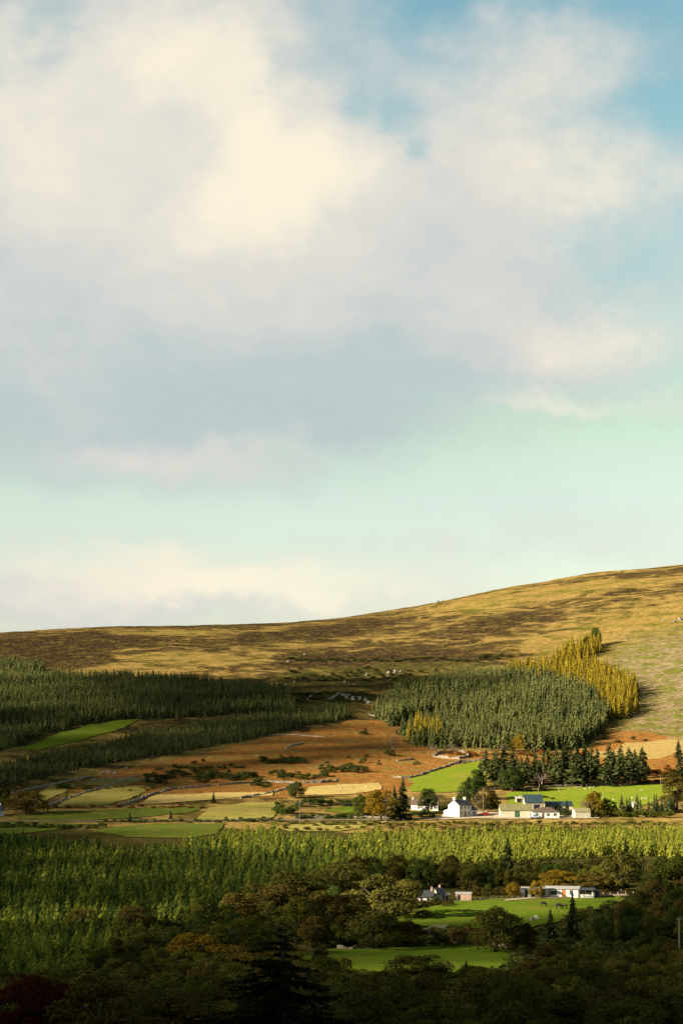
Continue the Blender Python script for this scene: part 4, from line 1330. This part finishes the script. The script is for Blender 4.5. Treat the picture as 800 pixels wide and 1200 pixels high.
def house(name, label, cat, px, row, rz, L, W, eave, ridge, wall, roof, opens=(), chimneys=(), over=0.3, hip=False, shift=(0, 0), skirt=1.5, mono=False, roof_th=0.16):
    """ridge along local x, front at -y"""
    p = P(px, row)
    root = empty(name, (p.x + shift[0], p.y + shift[1], p.z + 0.15), math.radians(rz))
    tag(root, label, cat)
    x, y = L / 2, W / 2
    mb = MB()
    if mono:
        mb.add([(-x, -y, -skirt), (x, -y, -skirt), (x, y, -skirt), (-x, y, -skirt), (-x, -y, eave), (x, -y, eave), (x, y, ridge), (-x, y, ridge)],
               [(0, 1, 5, 4), (1, 2, 6, 5), (2, 3, 7, 6), (3, 0, 4, 7), (4, 5, 6, 7)])
    elif hip:
        mb.box(-x, x, -y, y, -skirt, eave)
    else:
        mb.add([(-x, -y, -skirt), (x, -y, -skirt), (x, y, -skirt), (-x, y, -skirt), (-x, -y, eave), (x, -y, eave), (x, y, eave), (-x, y, eave), (-x, 0, ridge), (x, 0, ridge)],
               [(0, 1, 5, 4), (2, 3, 7, 6), (1, 2, 6, 9, 5), (3, 0, 4, 8, 7), (4, 5, 9, 8), (6, 7, 8, 9)])
    mb.build('wall', wall, root)
    g = 0.02
    o = over
    rb_ = MB()
    if mono:
        sl = (ridge - eave) / W
        rb_.add([(-x - o, -y - o, eave - sl * o + g), (x + o, -y - o, eave - sl * o + g), (x + o, y + o, ridge + sl * o + g), (-x - o, y + o, ridge + sl * o + g)] +
                [(-x - o, -y - o, eave - sl * o + g + roof_th), (x + o, -y - o, eave - sl * o + g + roof_th), (x + o, y + o, ridge + sl * o + g + roof_th), (-x - o, y + o, ridge + sl * o + g + roof_th)],
                [(0, 3, 2, 1), (4, 5, 6, 7), (0, 1, 5, 4), (1, 2, 6, 5), (2, 3, 7, 6), (3, 0, 4, 7)])
    elif hip:
        hx = max(x - y, 0.2)
        rb_.add([(-x - o, -y - o, eave + g), (x + o, -y - o, eave + g), (x + o, y + o, eave + g), (-x - o, y + o, eave + g), (-hx, 0, ridge), (hx, 0, ridge)],
                [(0, 1, 5, 4), (1, 2, 5), (2, 3, 4, 5), (3, 0, 4), (0, 3, 2, 1)])
    else:
        sl = (ridge - eave) / y
        for sg in (-1, 1):
            a = [(-x - o, sg * (y + o), eave - sl * o + g), (x + o, sg * (y + o), eave - sl * o + g), (x + o, 0, ridge + g), (-x - o, 0, ridge + g)]
            b = [(q[0], q[1], q[2] + roof_th) for q in a]
            fs = [(0, 3, 2, 1), (4, 5, 6, 7), (0, 1, 5, 4), (1, 2, 6, 5), (2, 3, 7, 6), (3, 0, 4, 7)]
            if sg > 0:
                fs = [f[::-1] for f in fs]
            rb_.add(a + b, fs)
    rf = rb_.build('roof', roof, root)
    for cx, cw, ch, cm in chimneys:
        c = MB()
        c.box(cx - cw / 2, cx + cw / 2, -cw * .7, cw * .7, ridge - 0.8, ridge + ch)
        c.box(cx - cw * .62, cx + cw * .62, -cw * .82, cw * .82, ridge + ch - .14, ridge + ch)
        for k in (-.25, .25):
            c.tube([(cx, cw * k * 1.6, ridge + ch), (cx, cw * k * 1.6, ridge + ch + .35)], [.11, .09], 8)
        c.build('chimney', cm, rf)
    for kind, face, c, z, w, h, *mt in opens:
        fm, pm = (mt + [M_FRAME, M_GLASS])[:2] if mt else (M_FRAME, M_GLASS if kind == 'window' else M_BROWNDOOR)
        if face in (-1, 1):
            opening(root, kind, c, face * y, z, w, h, face, fm, pm, kind == 'window')
        else:
            opening(root, kind, (-x if face == 'l' else x), c, z, w, h, face, fm, pm, kind == 'window')
    return root


# white two-storey farmhouse, gable to the light
fw = []
for c in (-2.3, 0.0, 2.3):
    fw.append(('window', -1, c, 3.1, 0.85, 1.25))
fw += [('window', -1, -2.3, 0.9, 0.9, 1.35), ('door', -1, 0, 0.05, 0.95, 2.05), ('window', -1, 2.3, 0.9, 0.9, 1.35), ('window', 'l', 1.2, 3.3, 0.6, 0.8)]
fh = house('farmhouse', 'white two storey farmhouse with slate roof and two chimneys', 'farmhouse', 538.5, 957.6, 45, 7.4, 6.0, 4.75, 6.75, M_WHITE, M_SLATE, fw,
           [(-3.2, .75, .95, M_WHITE), (3.2, .75, .85, M_WHITE)])
# lean-to and back wing belong to the farmhouse
mb = MB()
mb.add([(-3.7, 3.02, -1.5), (-0.4, 3.02, -1.5), (-0.4, 5.6, -1.5), (-3.7, 5.6, -1.5), (-3.7, 3.02, 3.0), (-0.4, 3.02, 3.0), (-0.4, 5.6, 2.3), (-3.7, 5.6, 2.3)],
       [(0, 1, 5, 4), (1, 2, 6, 5), (2, 3, 7, 6), (3, 0, 4, 7), (4, 5, 6, 7)])
mb.build('lean_to', M_WHITE, fh)
mb = MB()
mb.add([(3.72, -2.7, -1.5), (7.6, -2.7, -1.5), (7.6, 2.0, -1.5), (3.72, 2.0, -1.5), (3.72, -2.7, 2.6), (7.6, -2.7, 2.6), (7.6, 2.0, 2.6), (3.72, 2.0, 2.6), (3.72, -.35, 4.1), (7.6, -.35, 4.1)],
       [(0, 1, 5, 4), (2, 3, 7, 6), (1, 2, 6, 9, 5), (3, 0, 4, 8, 7)])
wg = mb.build('wing', M_WHITE, fh)
MB().add([(3.73, -2.95, 2.5), (7.8, -2.95, 2.5), (7.8, -.35, 4.2), (3.73, -.35, 4.2), (7.8, 2.25, 2.5), (3.73, 2.25, 2.5)], [(0, 1, 2, 3), (3, 2, 4, 5)]).build('roof', M_SLATE, wg)
opening(fh, 'window', 5.7, -2.7, 0.9, 0.8, 1.1, -1, M_FRAME, M_GLASS)

house('cottage', 'low brown roofed cottage behind trees left of the white farmhouse', 'cottage', 498, 949.5, -8, 11.5, 5.0, 2.3, 4.3, M_WHITE, M_BROWNROOF,
      [('window', -1, 4.3, .9, .8, .9), ('window', -1, 1.4, .9, .8, .9), ('door', -1, 2.9, .05, .9, 1.9), ('window', 'r', 0, .9, .9, 1.0)], [(-5.2, .6, .6, M_WHITE)])
house('long_shed', 'long cream farm shed with mossy roof and green door', 'shed', 603.5, 957.8, 2, 12.8, 7.0, 2.8, 4.9, M_CREAM, M_MOSS,
      [('door', -1, .4, .05, 1.9, 2.3, M_GREENDOOR, M_GREENDOOR), ('door', -1, 5.9, .05, .9, 1.9, M_FRAME, M_ORANGE)])
house('farm_bungalow', 'white bungalow with brown hipped roof in the farmyard', 'bungalow', 638, 959.2, 3, 11.0, 7.2, 2.45, 4.3, M_WHITE, M_BROWNROOF,
      [('window', -1, -3.8, .95, 1.3, 1.0), ('door', -1, -1.2, .05, .95, 2.05), ('window', -1, .9, .95, 1.1, 1.0), ('window', -1, 3.7, .95, 1.2, 1.0), ('window', 'r', 0, 1.0, 1.0, .9)],
      [(-1.5, .6, .5, M_BLOCK)], hip=True)
house('blue_barn', 'tall dark blue sheeted barn behind the cream shed', 'barn', 624, 952.5, 4, 7.4, 8.0, 4.1, 7.2, M_BLOCK, M_BLUE, [('door', -1, 1.2, .05, 2.6, 3.2, M_METAL, M_DARKIN)], over=.25)
bl = house('blue_shed', 'long low blue roofed shed behind the white bungalow', 'shed', 654, 951, 2, 11.2, 6.0, 2.3, 3.9, M_CREAM, M_BLUE, [('door', -1, -1, .05, 2.0, 1.9, M_METAL, M_DARKIN)], over=.3)
house('olive_shed', 'small tan sheeted shed with white hatch beside the farm lane', 'shed', 681, 958.8, 8, 6.4, 5.2, 2.4, 3.7, M_CREAM, M_TANROOF,
      [('door', -1, .9, .05, 1.6, 1.2, M_FRAME, M_FRAME), ('door', 'r', -0.3, .05, 3.0, 1.9, M_METAL, M_DARKIN)], over=.15)
house('small_outhouse', 'small white roofed open outhouse beside the blue barn', 'outhouse', 607.5, 941, 5, 2.6, 2.4, 1.7, 2.3, M_BLOCK, M_FELT, [('door', -1, 0, .05, 1.6, 1.4, M_WOOD, M_DARKIN)], mono=True)
house('hill_cottage', 'white gabled cottage at the edge of the dark thicket', 'cottage', -8, 957, 40, 7.5, 5.0, 2.4, 4.3, M_WHITE, M_SLATE, [('window', -1, 1.5, .9, .8, .9)], [(3.3, .6, .6, M_WHITE)])
house('field_hut', 'tiny cream hut at the top of the sheep field hedge', 'hut', 742.5, 946.5, 10, 1.6, 1.6, 1.5, 2.0, M_WHITE, M_FELT, [('door', -1, 0, .05, .7, 1.2)], mono=True, over=.1)

# the low bungalow above the green pasture
lb = house('low_bungalow', 'long low white bungalow with flat roof above the green pasture', 'bungalow', 656.5, 1051.8, -9, 10.4, 6.0, 2.35, 2.6, M_WHITE, M_FELT,
           [('window', -1, -4.6, .6, .7, 1.5, M_WOOD, M_GLASS), ('window', -1, -1.7, .75, 1.7, 1.1), ('door', -1, 1.1, .05, .8, 2.0, M_ORANGE, M_ORANGE), ('window', -1, 3.2, .85, .8, 1.2), ('door', -1, -2.9, .05, .5, 1.9, M_FRAME, M_ORANGE)],
           mono=True, over=.35, roof_th=.12)
mb = MB()
mb.box(5.22, 9.4, -2.6, 2.8, -1.5, 2.2)
en = mb.build('end_room', M_WHITE, lb)
MB().box(5.6, 9.0, -2.64, -2.58, 1.0, 1.95).build('window', M_GLASS, en)
MB().box(5.22, 9.9, -3.6, 3.0, 2.22, 2.36).build('porch_roof', M_SLATE, lb)
pr = MB()
for k in range(8):
    xx = 5.5 + k * .58
    pr.box(xx - .04, xx + .04, -3.52, -3.44, -.9, 1.0 if k % 3 else 2.22)
pr.box(5.4, 9.7, -3.5, -3.46, .95, 1.05)
pr.build('porch_railing', M_WOOD, lb)
MB().box(9.42, 11.2, -1.8, 1.6, -1.5, 1.9).box(9.40, 9.9, -2.62, -1.82, -1.5, 2.0).build('lean_to', M_SLATE, lb)
house('garden_room', 'short white flat roofed outbuilding joined to the low bungalow end', 'outbuilding', 622, 1051.8, -9, 5.6, 4.5, 2.2, 2.4, M_WHITE, M_FELT,
      [('door', -1, -1.2, .05, .7, 1.9, M_WOOD, M_DARKIN), ('door', -1, .8, .05, 1.4, 1.9, M_WOOD, M_DARKIN)], mono=True, over=.25)
house('slate_cottage', 'long slate roofed cottage half hidden left of the pasture', 'cottage', 496, 1058.0, -6, 5.4, 4.6, 1.6, 3.1, M_WHITE, M_SLATE,
      [('window', -1, 1.4, .5, .7, .8), ('door', -1, -.4, .05, .7, 1.5)], [(2.3, .55, .9, M_PINK)])
house('gable_cottage', 'cream gabled cottage joined beside the slate roofed one', 'cottage', 512.5, 1056.5, 62, 4.0, 3.0, 2.1, 3.5, M_CREAM, M_SLATE, [('window', 'l', 0, 1.2, .5, .7)], [(1.4, .4, .5, M_PINK)])
house('pink_shed', 'small low pink shed beside the pasture fence', 'shed', 543, 1056.0, -4, 4.4, 3.2, 1.75, 2.0, M_PINK, M_FELT, [('door', -1, -1.3, .05, .7, 1.5, M_WOOD, M_DARKIN)], mono=True, over=.12)
house('pink_outhouse', 'tiny pink walled outhouse by the cream gabled cottage', 'outhouse', 523, 1056.8, 5, 1.5, 1.6, 1.6, 1.9, M_PINK, M_FELT, [('door', -1, 0, .05, .5, 1.2, M_WOOD, M_DARKIN)], mono=True, over=.1)


# ------------------------------------------------------------------ vehicles
def car(name, label, px, row, rz, paint, L=4.1, van=False):
    p = P(px, row)
    r = empty(name, (p.x, p.y, p.z + .3), math.radians(rz))
    tag(r, label, 'van' if van else 'car')
    h = 1.85 if van else 1.42
    w = .84
    prof = [(-L / 2, .35), (-L / 2 + .05, .78), (-L * .22, .90), (-L * .10, h - .05), (L * .28, h), (L * .44, .95), (L / 2, .85), (L / 2, .32)] if not van else \
           [(-L / 2, .35), (-L / 2 + .05, .95), (-L * .32, 1.1), (-L * .20, h - .05), (L * .47, h), (L / 2, 1.0), (L / 2, .32)]
    n = len(prof)
    vs = [(a, -w, b) for a, b in prof] + [(a, w, b) for a, b in prof]
    fs = [tuple(range(n))[::-1], tuple(range(n, 2 * n))] + [(i, (i + 1) % n, (i + 1) % n + n, i + n) for i in range(n)]
    MB().add(vs, fs).build('body', paint, r)
    for sg in (-1, 1):
        g = MB()
        ys = sorted((sg * w, sg * (w + .012)))
        if van:
            g.box(-L * .20, -L * .02, ys[0], ys[1], 1.15, h - .15)
        else:
            g.box(-L * .09, L * .10, ys[0], ys[1], .93, h - .12)
            g.box(L * .12, L * .29, ys[0], ys[1], .93, h - .12)
        g.build('window', M_GLASS, r)
        for sx in (-1, 1):
            MB().tube([(sx * L * .31, sg * (w - .18), .31), (sx * L * .31, sg * (w + .03), .31)], [.31, .31], 12).build('wheel', M_TYRE, r)
    return r


car('parked_car', 'red car parked in the farmyard beside the white farmhouse', 567.5, 957.3, 8, M_CARRED)
car('parked_van', 'pale blue car parked in front of the white farm bungalow', 625.5, 960.2, 4, M_CARWHITE, 3.8)


# ------------------------------------------------------------------ stone walls, fences, poles
def stone_wall(label, pts, hgt=1.0, mat=None, cat='stone wall'):
    w = [P(a, b) for a, b in pts]
    line = []
    for i in range(len(w) - 1):
        k = max(2, int((w[i + 1] - w[i]).length / 1.1))
        line += [w[i].lerp(w[i + 1], q / k) for q in range(k)]
    line.append(w[-1])
    rngw = np.random.default_rng(len(line))
    v, f = [], []
    base = line[0]
    for i, q in enumerate(line):
        t = (line[min(i + 1, len(line) - 1)] - line[max(i - 1, 0)])
        t.z = 0
        t.normalize()
        nx, ny = -t.y, t.x
        gz = float(ground(q.x, q.y))
        hh = hgt * rngw.uniform(.6, 1.25)
        if rngw.random() < .14:
            hh *= .35
        j = rngw.uniform(-.09, .09, 4)
        for s, z in ((-.36 + j[0], -.5), (-.22 + j[1], hh * (.9 + j[2])), (0, hh), (.22 + j[2], hh * (.9 + j[1])), (.36 + j[3], -.5)):
            v.append((q.x + nx * s - base.x, q.y + ny * s - base.y, gz + z - base.z))
    for i in range(len(line) - 1):
        for k in range(4):
            f.append((i * 5 + k, i * 5 + k + 1, i * 5 + 6 + k, i * 5 + 5 + k))
    f.append((0, 1, 2, 3, 4)[::-1])
    e = (len(line) - 1) * 5
    f.append((e, e + 1, e + 2, e + 3, e + 4))
    o = MB().add(v, f).build('stone_wall', mat or M_STONE)
    o.location = base
    return tag(o, label, cat)


for lb_, pts, *hh in (
    ('dark stone wall climbing between the dull straw field and the olive hay field', [(56, 945), (90, 933), (135, 919.5), (160, 910)]),
    ('stone wall running up from the straw strip into the bracken', [(135, 946), (160, 939), (180, 931), (200, 925.5), (250, 921.5), (305, 917), (345, 918)]),
    ('pale stone wall along the lower edge of the bracken slope', [(355, 918.5), (375, 918), (397, 916.5)], 1.5),
    ('pale stone wall between gorse bushes above the straw field', [(108, 915.5), (130, 914), (165, 914.5), (190, 914)]),
    ('long stone wall in front of the dark lower forest', [(-12, 938), (25, 928), (60, 920.5), (105, 911)]),
    ('broken dark stone wall beside the olive hay meadow', [(282, 936.5), (310, 931.5), (337, 924.5)]),
    ('short dark wall on the upper bracken slope', [(335, 877.5), (345, 874), (355, 871)]),
    ('thin pale wall crossing the top of the bracken slope', [(312, 862), (335, 861.5), (352, 862), (380, 864.5)], .55),
    ('stone wall along the top of the bright green field', [(460, 911), (470, 912), (480, 912), (492, 909.5), (515, 901), (540, 892.5), (573, 891.5)]),
    ('ring of pale stone wall forming a sheepfold below the spruce block', [(507, 887), (513, 884), (522, 882), (536, 881), (546, 883), (549, 888), (538, 890), (520, 889), (508, 887.5)], 1.4),
    ('low pale wall stub in the bracken left of the sheepfold', [(465, 892.5), (475, 891.5), (486, 891)]),
    ('pale wall along the left edge of the sunlit spruce block', [(432, 838), (444, 841.5), (460, 845), (469, 849)], 1.3),
    ('rubble wall under the oak at the lower green field', [(395, 1113.5), (412, 1114), (427, 1113), (442, 1112.5)], .9),
    ('rubble wall between the two green fields', [(520, 1109), (540, 1107.5), (560, 1107), (600, 1112)], .8),
    ('low wall along the garden hedge by the lane', [(345, 959.8), (400, 958.5), (455, 959.5)], .9),
    ('stone wall below the pine belt at the sheep field', [(575, 926), (610, 925), (650, 923), (700, 920.5), (745, 920)], 1.0),
):
    stone_wall(lb_, pts, *(hh or [0.95]))


def fence(label, pts, gap=2.6, hgt=1.15, mat=None, wires=True):
    w = [P(a, b) for a, b in pts]
    root = empty('post_fence', w[0])
    tag(root, label, 'fence')
    me = MB().box(-.06, .06, -.06, .06, -.4, hgt).mesh('post', mat or M_WOOD)
    tops = []
    for i in range(len(w) - 1):
        k = max(1, int((w[i + 1] - w[i]).length / gap))
        for q in range(k + (i == len(w) - 2)):
            c = w[i].lerp(w[i + 1], q / k)
            c.z = float(ground(c.x, c.y))
            o = link('post', me, root)
            o.location = c - w[0]
            o.rotation_euler = (random.uniform(-.05, .05), random.uniform(-.05, .05), random.uniform(0, 1))
            tops.append(c - w[0])
    if wires:
        mb = MB()
        for z in (.5, 1.0):
            mb.tube([(a.x, a.y, a.z + z * hgt) for a in tops], [.015] * len(tops), 3)
        mb.build('wire', M_METAL, root)


fence('line of pale fence posts along the lane past the left meadows', [(-12, 969.5), (80, 969), (150, 967.5), (262, 965.5)], 3.6, 1.0, M_WOOD, False)
fence('pale post fence along the lane under the garden hedge', [(270, 964.5), (340, 963.8), (430, 963.8), (515, 963.6)], 3.6, 1.0, M_WOOD, False)
fence('grey post fence along the top of the green pasture', [(522, 1061), (550, 1058), (600, 1055.5), (640, 1054)], 1.6, 1.1, M_WOOD)
fence('grey rail fence beside the bungalow drive', [(690, 1051.5), (715, 1050.3), (742, 1049.3)], 1.8, 1.0, M_CREAM)
fence('post fence at the top of the bright green field', [(500, 906.5), (530, 895.5), (566, 892.2)], 3.2, 1.1, M_CREAM)


def pole(label, px, row, top, r=.11, arm=True, lean=0.0, d=None):
    if d:
        u = float(ray(px, row)[0])
        p = Vector((u * d, d, float(ground(u * d, d))))
        h = h_for(px, d, top)
    else:
        p = P(px, row)
        h = (row - top) * p.y / F
    o = empty('utility_pole', p)
    tag(o, label, 'pole')
    o.rotation_euler = (0, lean, 0)
    MB().tube([(0, 0, -.5), (0, 0, h * .5), (0, 0, h)], [r * 1.2, r, r * .8], 8).build('post', M_WOOD, o)
    if arm:
        MB().box(-.55, .55, -.06, .06, h - .45, h - .33).build('crossarm', M_WOOD, o)
        for k in (-.48, .48):
            MB().tube([(k, 0, h - .33), (k, 0, h - .18)], [.04, .05], 6).build('insulator', M_METAL, o)
    return p + Vector((0, 0, h - .2))


tp1 = pole('slim pole standing in the olive hay field', 135, 921, 891)
tp2 = pole('pale pole in the garden hedge by the lane', 351, 962, 940)
tp3 = pole('dark pole beside the rusty tree by the lane', 452, 963, 938)
tp4 = pole('pole at the corner of the farmyard', 566, 955, 924)
tp5 = pole('leaning pale pole in the green field behind the blue sheds', 627, 944, 918, .13, False, math.radians(12))
tp6 = pole('grey pole rising out of the shaded wood', 796, 1120, 1075, .14, True, 0, 430)
tp7 = pole('pole at the end of the sheep field', 774, 922, 908)


def cable(label, a, b, sag=1.2):
    pts = []
    for i in range(13):
        f = i / 12
        q = a.lerp(b, f)
        pts.append((q.x, q.y, q.z - sag * 4 * f * (1 - f)))
    tag(MB().tube(pts, [.03] * 13, 4).build('power_cable', M_METAL), label, 'cable')


cable('thin cable between the garden hedge pole and the rusty tree pole', tp2, tp3)
cable('thin cable between the rusty tree pole and the farmyard pole', tp3, tp4)
cable('thin cable from the farmyard pole to the sheep field pole', tp4, tp7, 1.6)

# ------------------------------------------------------------------ animals
def blob_animal(name, label, group, cat, x, y, rz, L, mat, dark_mat, graze=True):
    import bmesh
    me = bpy.data.meshes.new(name)
    H = L * .62
    v = [(-.50, 0, .70), (-.25, 0, .72), (.05, 0, .70), (.30, 0, .74), (.46, 0, .60 if graze else .92), (.58, 0, .32 if graze else 1.02), (.70, 0, .18 if graze else .96)]
    e = [(i, i + 1) for i in range(6)]
    rad = [.16, .22, .22, .19, .11, .09, .055]
    for bx_, sy in ((-.42, -.13), (-.42, .13), (.26, -.12), (.26, .12)):
        b = len(v)
        v += [(bx_, sy, .52), (bx_ + (.04 if bx_ < 0 else 0), sy, .26), (bx_, sy, .0)]
        e += [(1 if bx_ < 0 else 3, b), (b, b + 1), (b + 1, b + 2)]
        rad += [.10, .055, .045]
    b = len(v)
    v += [(-.60, 0, .62), (-.63, 0, .38)]
    e += [(0, b), (b, b + 1)]
    rad += [.04, .035]
    me.from_pydata([(a * L, c * L, d * L) for a, c, d in v], e, [])
    o = link(name, me)
    o.modifiers.new('skin', 'SKIN')
    for i, r in enumerate(rad):
        me.skin_vertices[0].data[i].radius = (r * L, r * L)
        me.skin_vertices[0].data[i].use_root = i == 2
    s = o.modifiers.new('sub', 'SUBSURF')
    s.levels = s.render_levels = 1
    me.materials.append(mat)
    o.location = (x, y, float(ground(x, y)) + .22)
    o.rotation_euler = (0, 0, rz)
    return tag(o, label, cat, group)


M_WOOL = plain('wool', (0.52, 0.46, 0.36), (0.40, 0.35, 0.27), 1.0)
M_HIDE = plain('black_hide', (0.018, 0.015, 0.013), (0.03, 0.025, 0.02), 0.8)
M_HIDE2 = plain('brown_hide', (0.09, 0.05, 0.03), (0.06, 0.035, 0.02), 0.8)
for px, row, rz, L, mt, lb_ in ((655, 1067, .2, 1.7, M_HIDE, 'black cow grazing near the tall dark spruce'), (661, 1066.5, 2.9, 1.5, M_HIDE2, 'brown cow grazing close to the black cow'),
                                (637, 1064, .1, 1.5, M_HIDE, 'dark calf lying flat in the middle of the green pasture')):
    p = P(px, row)
    blob_animal('cow', lb_, None, 'cow', p.x, p.y, rz, L, mt, mt)
for px, row, lb_ in ((623, 1081, 'white sheep nearest the small dark tree in the pasture'), (628.5, 1079, 'cream sheep just behind the white sheep in the pasture')):
    p = P(px, row)
    blob_animal('sheep', lb_, None, 'sheep', p.x, p.y, random.uniform(0, 6), 1.15, M_WOOL, M_WOOL)
for i in range(14):
    p = P(rb.uniform(655, 780), rb.uniform(925, 940))
    if i < 6:
        p = P(rb.uniform(648, 700), rb.uniform(923.5, 928))
    blob_animal('sheep', 'white sheep grazing in the field behind the farm sheds', 'sheep in the field behind the farm', 'sheep', p.x, p.y, random.uniform(0, 6), .85, M_WOOL, M_WOOL)
for i in range(4):
    p = P(rb.uniform(362, 445), rb.uniform(920, 926))
    blob_animal('sheep', 'pale sheep grazing on the cut hay field', 'sheep on the pale cut hay field', 'sheep', p.x, p.y, random.uniform(0, 6), .85, M_WOOL, M_WOOL)

# ------------------------------------------------------------------ rocks
iv2, if2 = ico(3)
ROCKS = []
for k in range(5):
    rr = np.random.default_rng(50 + k)
    a = iv2.copy()
    nrm = 1 + .28 * vnoise(a[:, 0] * 10 + k * 7, a[:, 1] * 10 + a[:, 2] * 13, 9, 90 + k) + .14 * vnoise(a[:, 0] * 10, a[:, 2] * 10 + a[:, 1] * 6, 3.2, 95 + k)
    for _ in range(5):
        d = rr.normal(0, 1, 3)
        d /= np.linalg.norm(d)
        c = a @ d
        nrm = np.minimum(nrm, np.where(c > .3, .72 / np.maximum(c, .3), 9))
    ROCKS.append(np_mesh('rock', a * nrm[:, None] * .5, [if2], M_ROCK))


def rock(px, row, w, h, label, group=None, name='rock'):
    p, k = size_at(row, px)
    o = link(name, random.choice(ROCKS))
    o.location = (p.x, p.y, p.z + h * k * .15)
    o.scale = (w * k * .8, w * k * .65, h * k * .95)
    o.rotation_euler = (random.uniform(-.2, .2), random.uniform(-.2, .2), random.uniform(0, 6))
    tag(o, label, 'rock', group)


rock(513, 706, 6, 4, 'large pale tor rock on the skyline')
rock(518, 705, 5, 3, 'second tor rock beside the large one on the skyline')
rock(509.5, 707.5, 3, 2.2, 'small tor rock at the left end of the skyline tor')
rock(462.5, 789, 6, 7, 'bright upright rock on the dark slope beside the spruce block')
rock(455, 789, 6, 4, 'grey slab rock beside the bright upright rock')
rock(469, 788, 5, 4, 'grey rock behind the bright upright rock')
rock(430, 792, 8, 4, 'broad grey rock left of the bright upright rock')
rock(454, 794, 9, 3, 'low grey slab below the bright upright rock')
rock(797, 727, 9, 8, 'big pale boulder on the right hillside')
rock(790, 729, 6, 4, 'smaller pale boulder beside the big boulder')
rock(777, 728, 4, 4, 'lone small pale boulder on the golden hillside')
rock(785, 730, 3, 2.5, 'tiny boulder between the two pale boulders')
for i in range(22):
    f = i / 21
    rock(386 + 46 * f + rb.uniform(-2, 2), 819 - 4 * math.sin(f * 5) + rb.uniform(-3, 3), rb.uniform(4, 10), rb.uniform(2.5, 5.5), 'grey rock of the broken outcrop on the dark slope', 'rocks of the broken outcrop')
for px, row in ((388, 806), (360, 820), (364, 817), (345, 800), (335, 803), (352, 797), (404, 800), (372, 812), (415, 803), (347, 772), (338, 776), (357, 768)):
    rock(px, row, rb.uniform(3, 7), rb.uniform(2, 4), 'small grey rock scattered on the dark moor slope', 'small rocks on the dark moor')
for i in range(26):
    rock(rb.uniform(725, 800), rb.uniform(748, 830), rb.uniform(1.3, 2.6), rb.uniform(.9, 1.6), 'small pale stone on the felled hillside right of the larches', 'stones on the felled hillside')
for px, row, w in ((128, 906, 13), (136, 907, 8), (148, 901, 5), (120, 907, 7)):
    rock(px, row, w, 3.5, 'pale flat rock at the edge of the lower forest', 'pale rocks at the lower forest edge')
for i in range(10):
    rock(rb.uniform(426, 443), rb.uniform(1113, 1116.5), rb.uniform(2.5, 5), rb.uniform(2, 3.4), 'pale rubble stone under the broad domed oak', 'rubble stones under the broad oak')
for i in range(9):
    rock(rb.uniform(541, 556), rb.uniform(1107, 1110), rb.uniform(2.5, 5), rb.uniform(2, 3.2), 'grey rubble stone between the two green fields', 'rubble stones between the fields')
for i in range(8):
    rock(rb.uniform(645, 690), rb.uniform(922, 930), rb.uniform(1.6, 3.5), rb.uniform(1.4, 2.4), 'pale stone on the bank above the blue shed', 'stones on the bank above the blue shed')
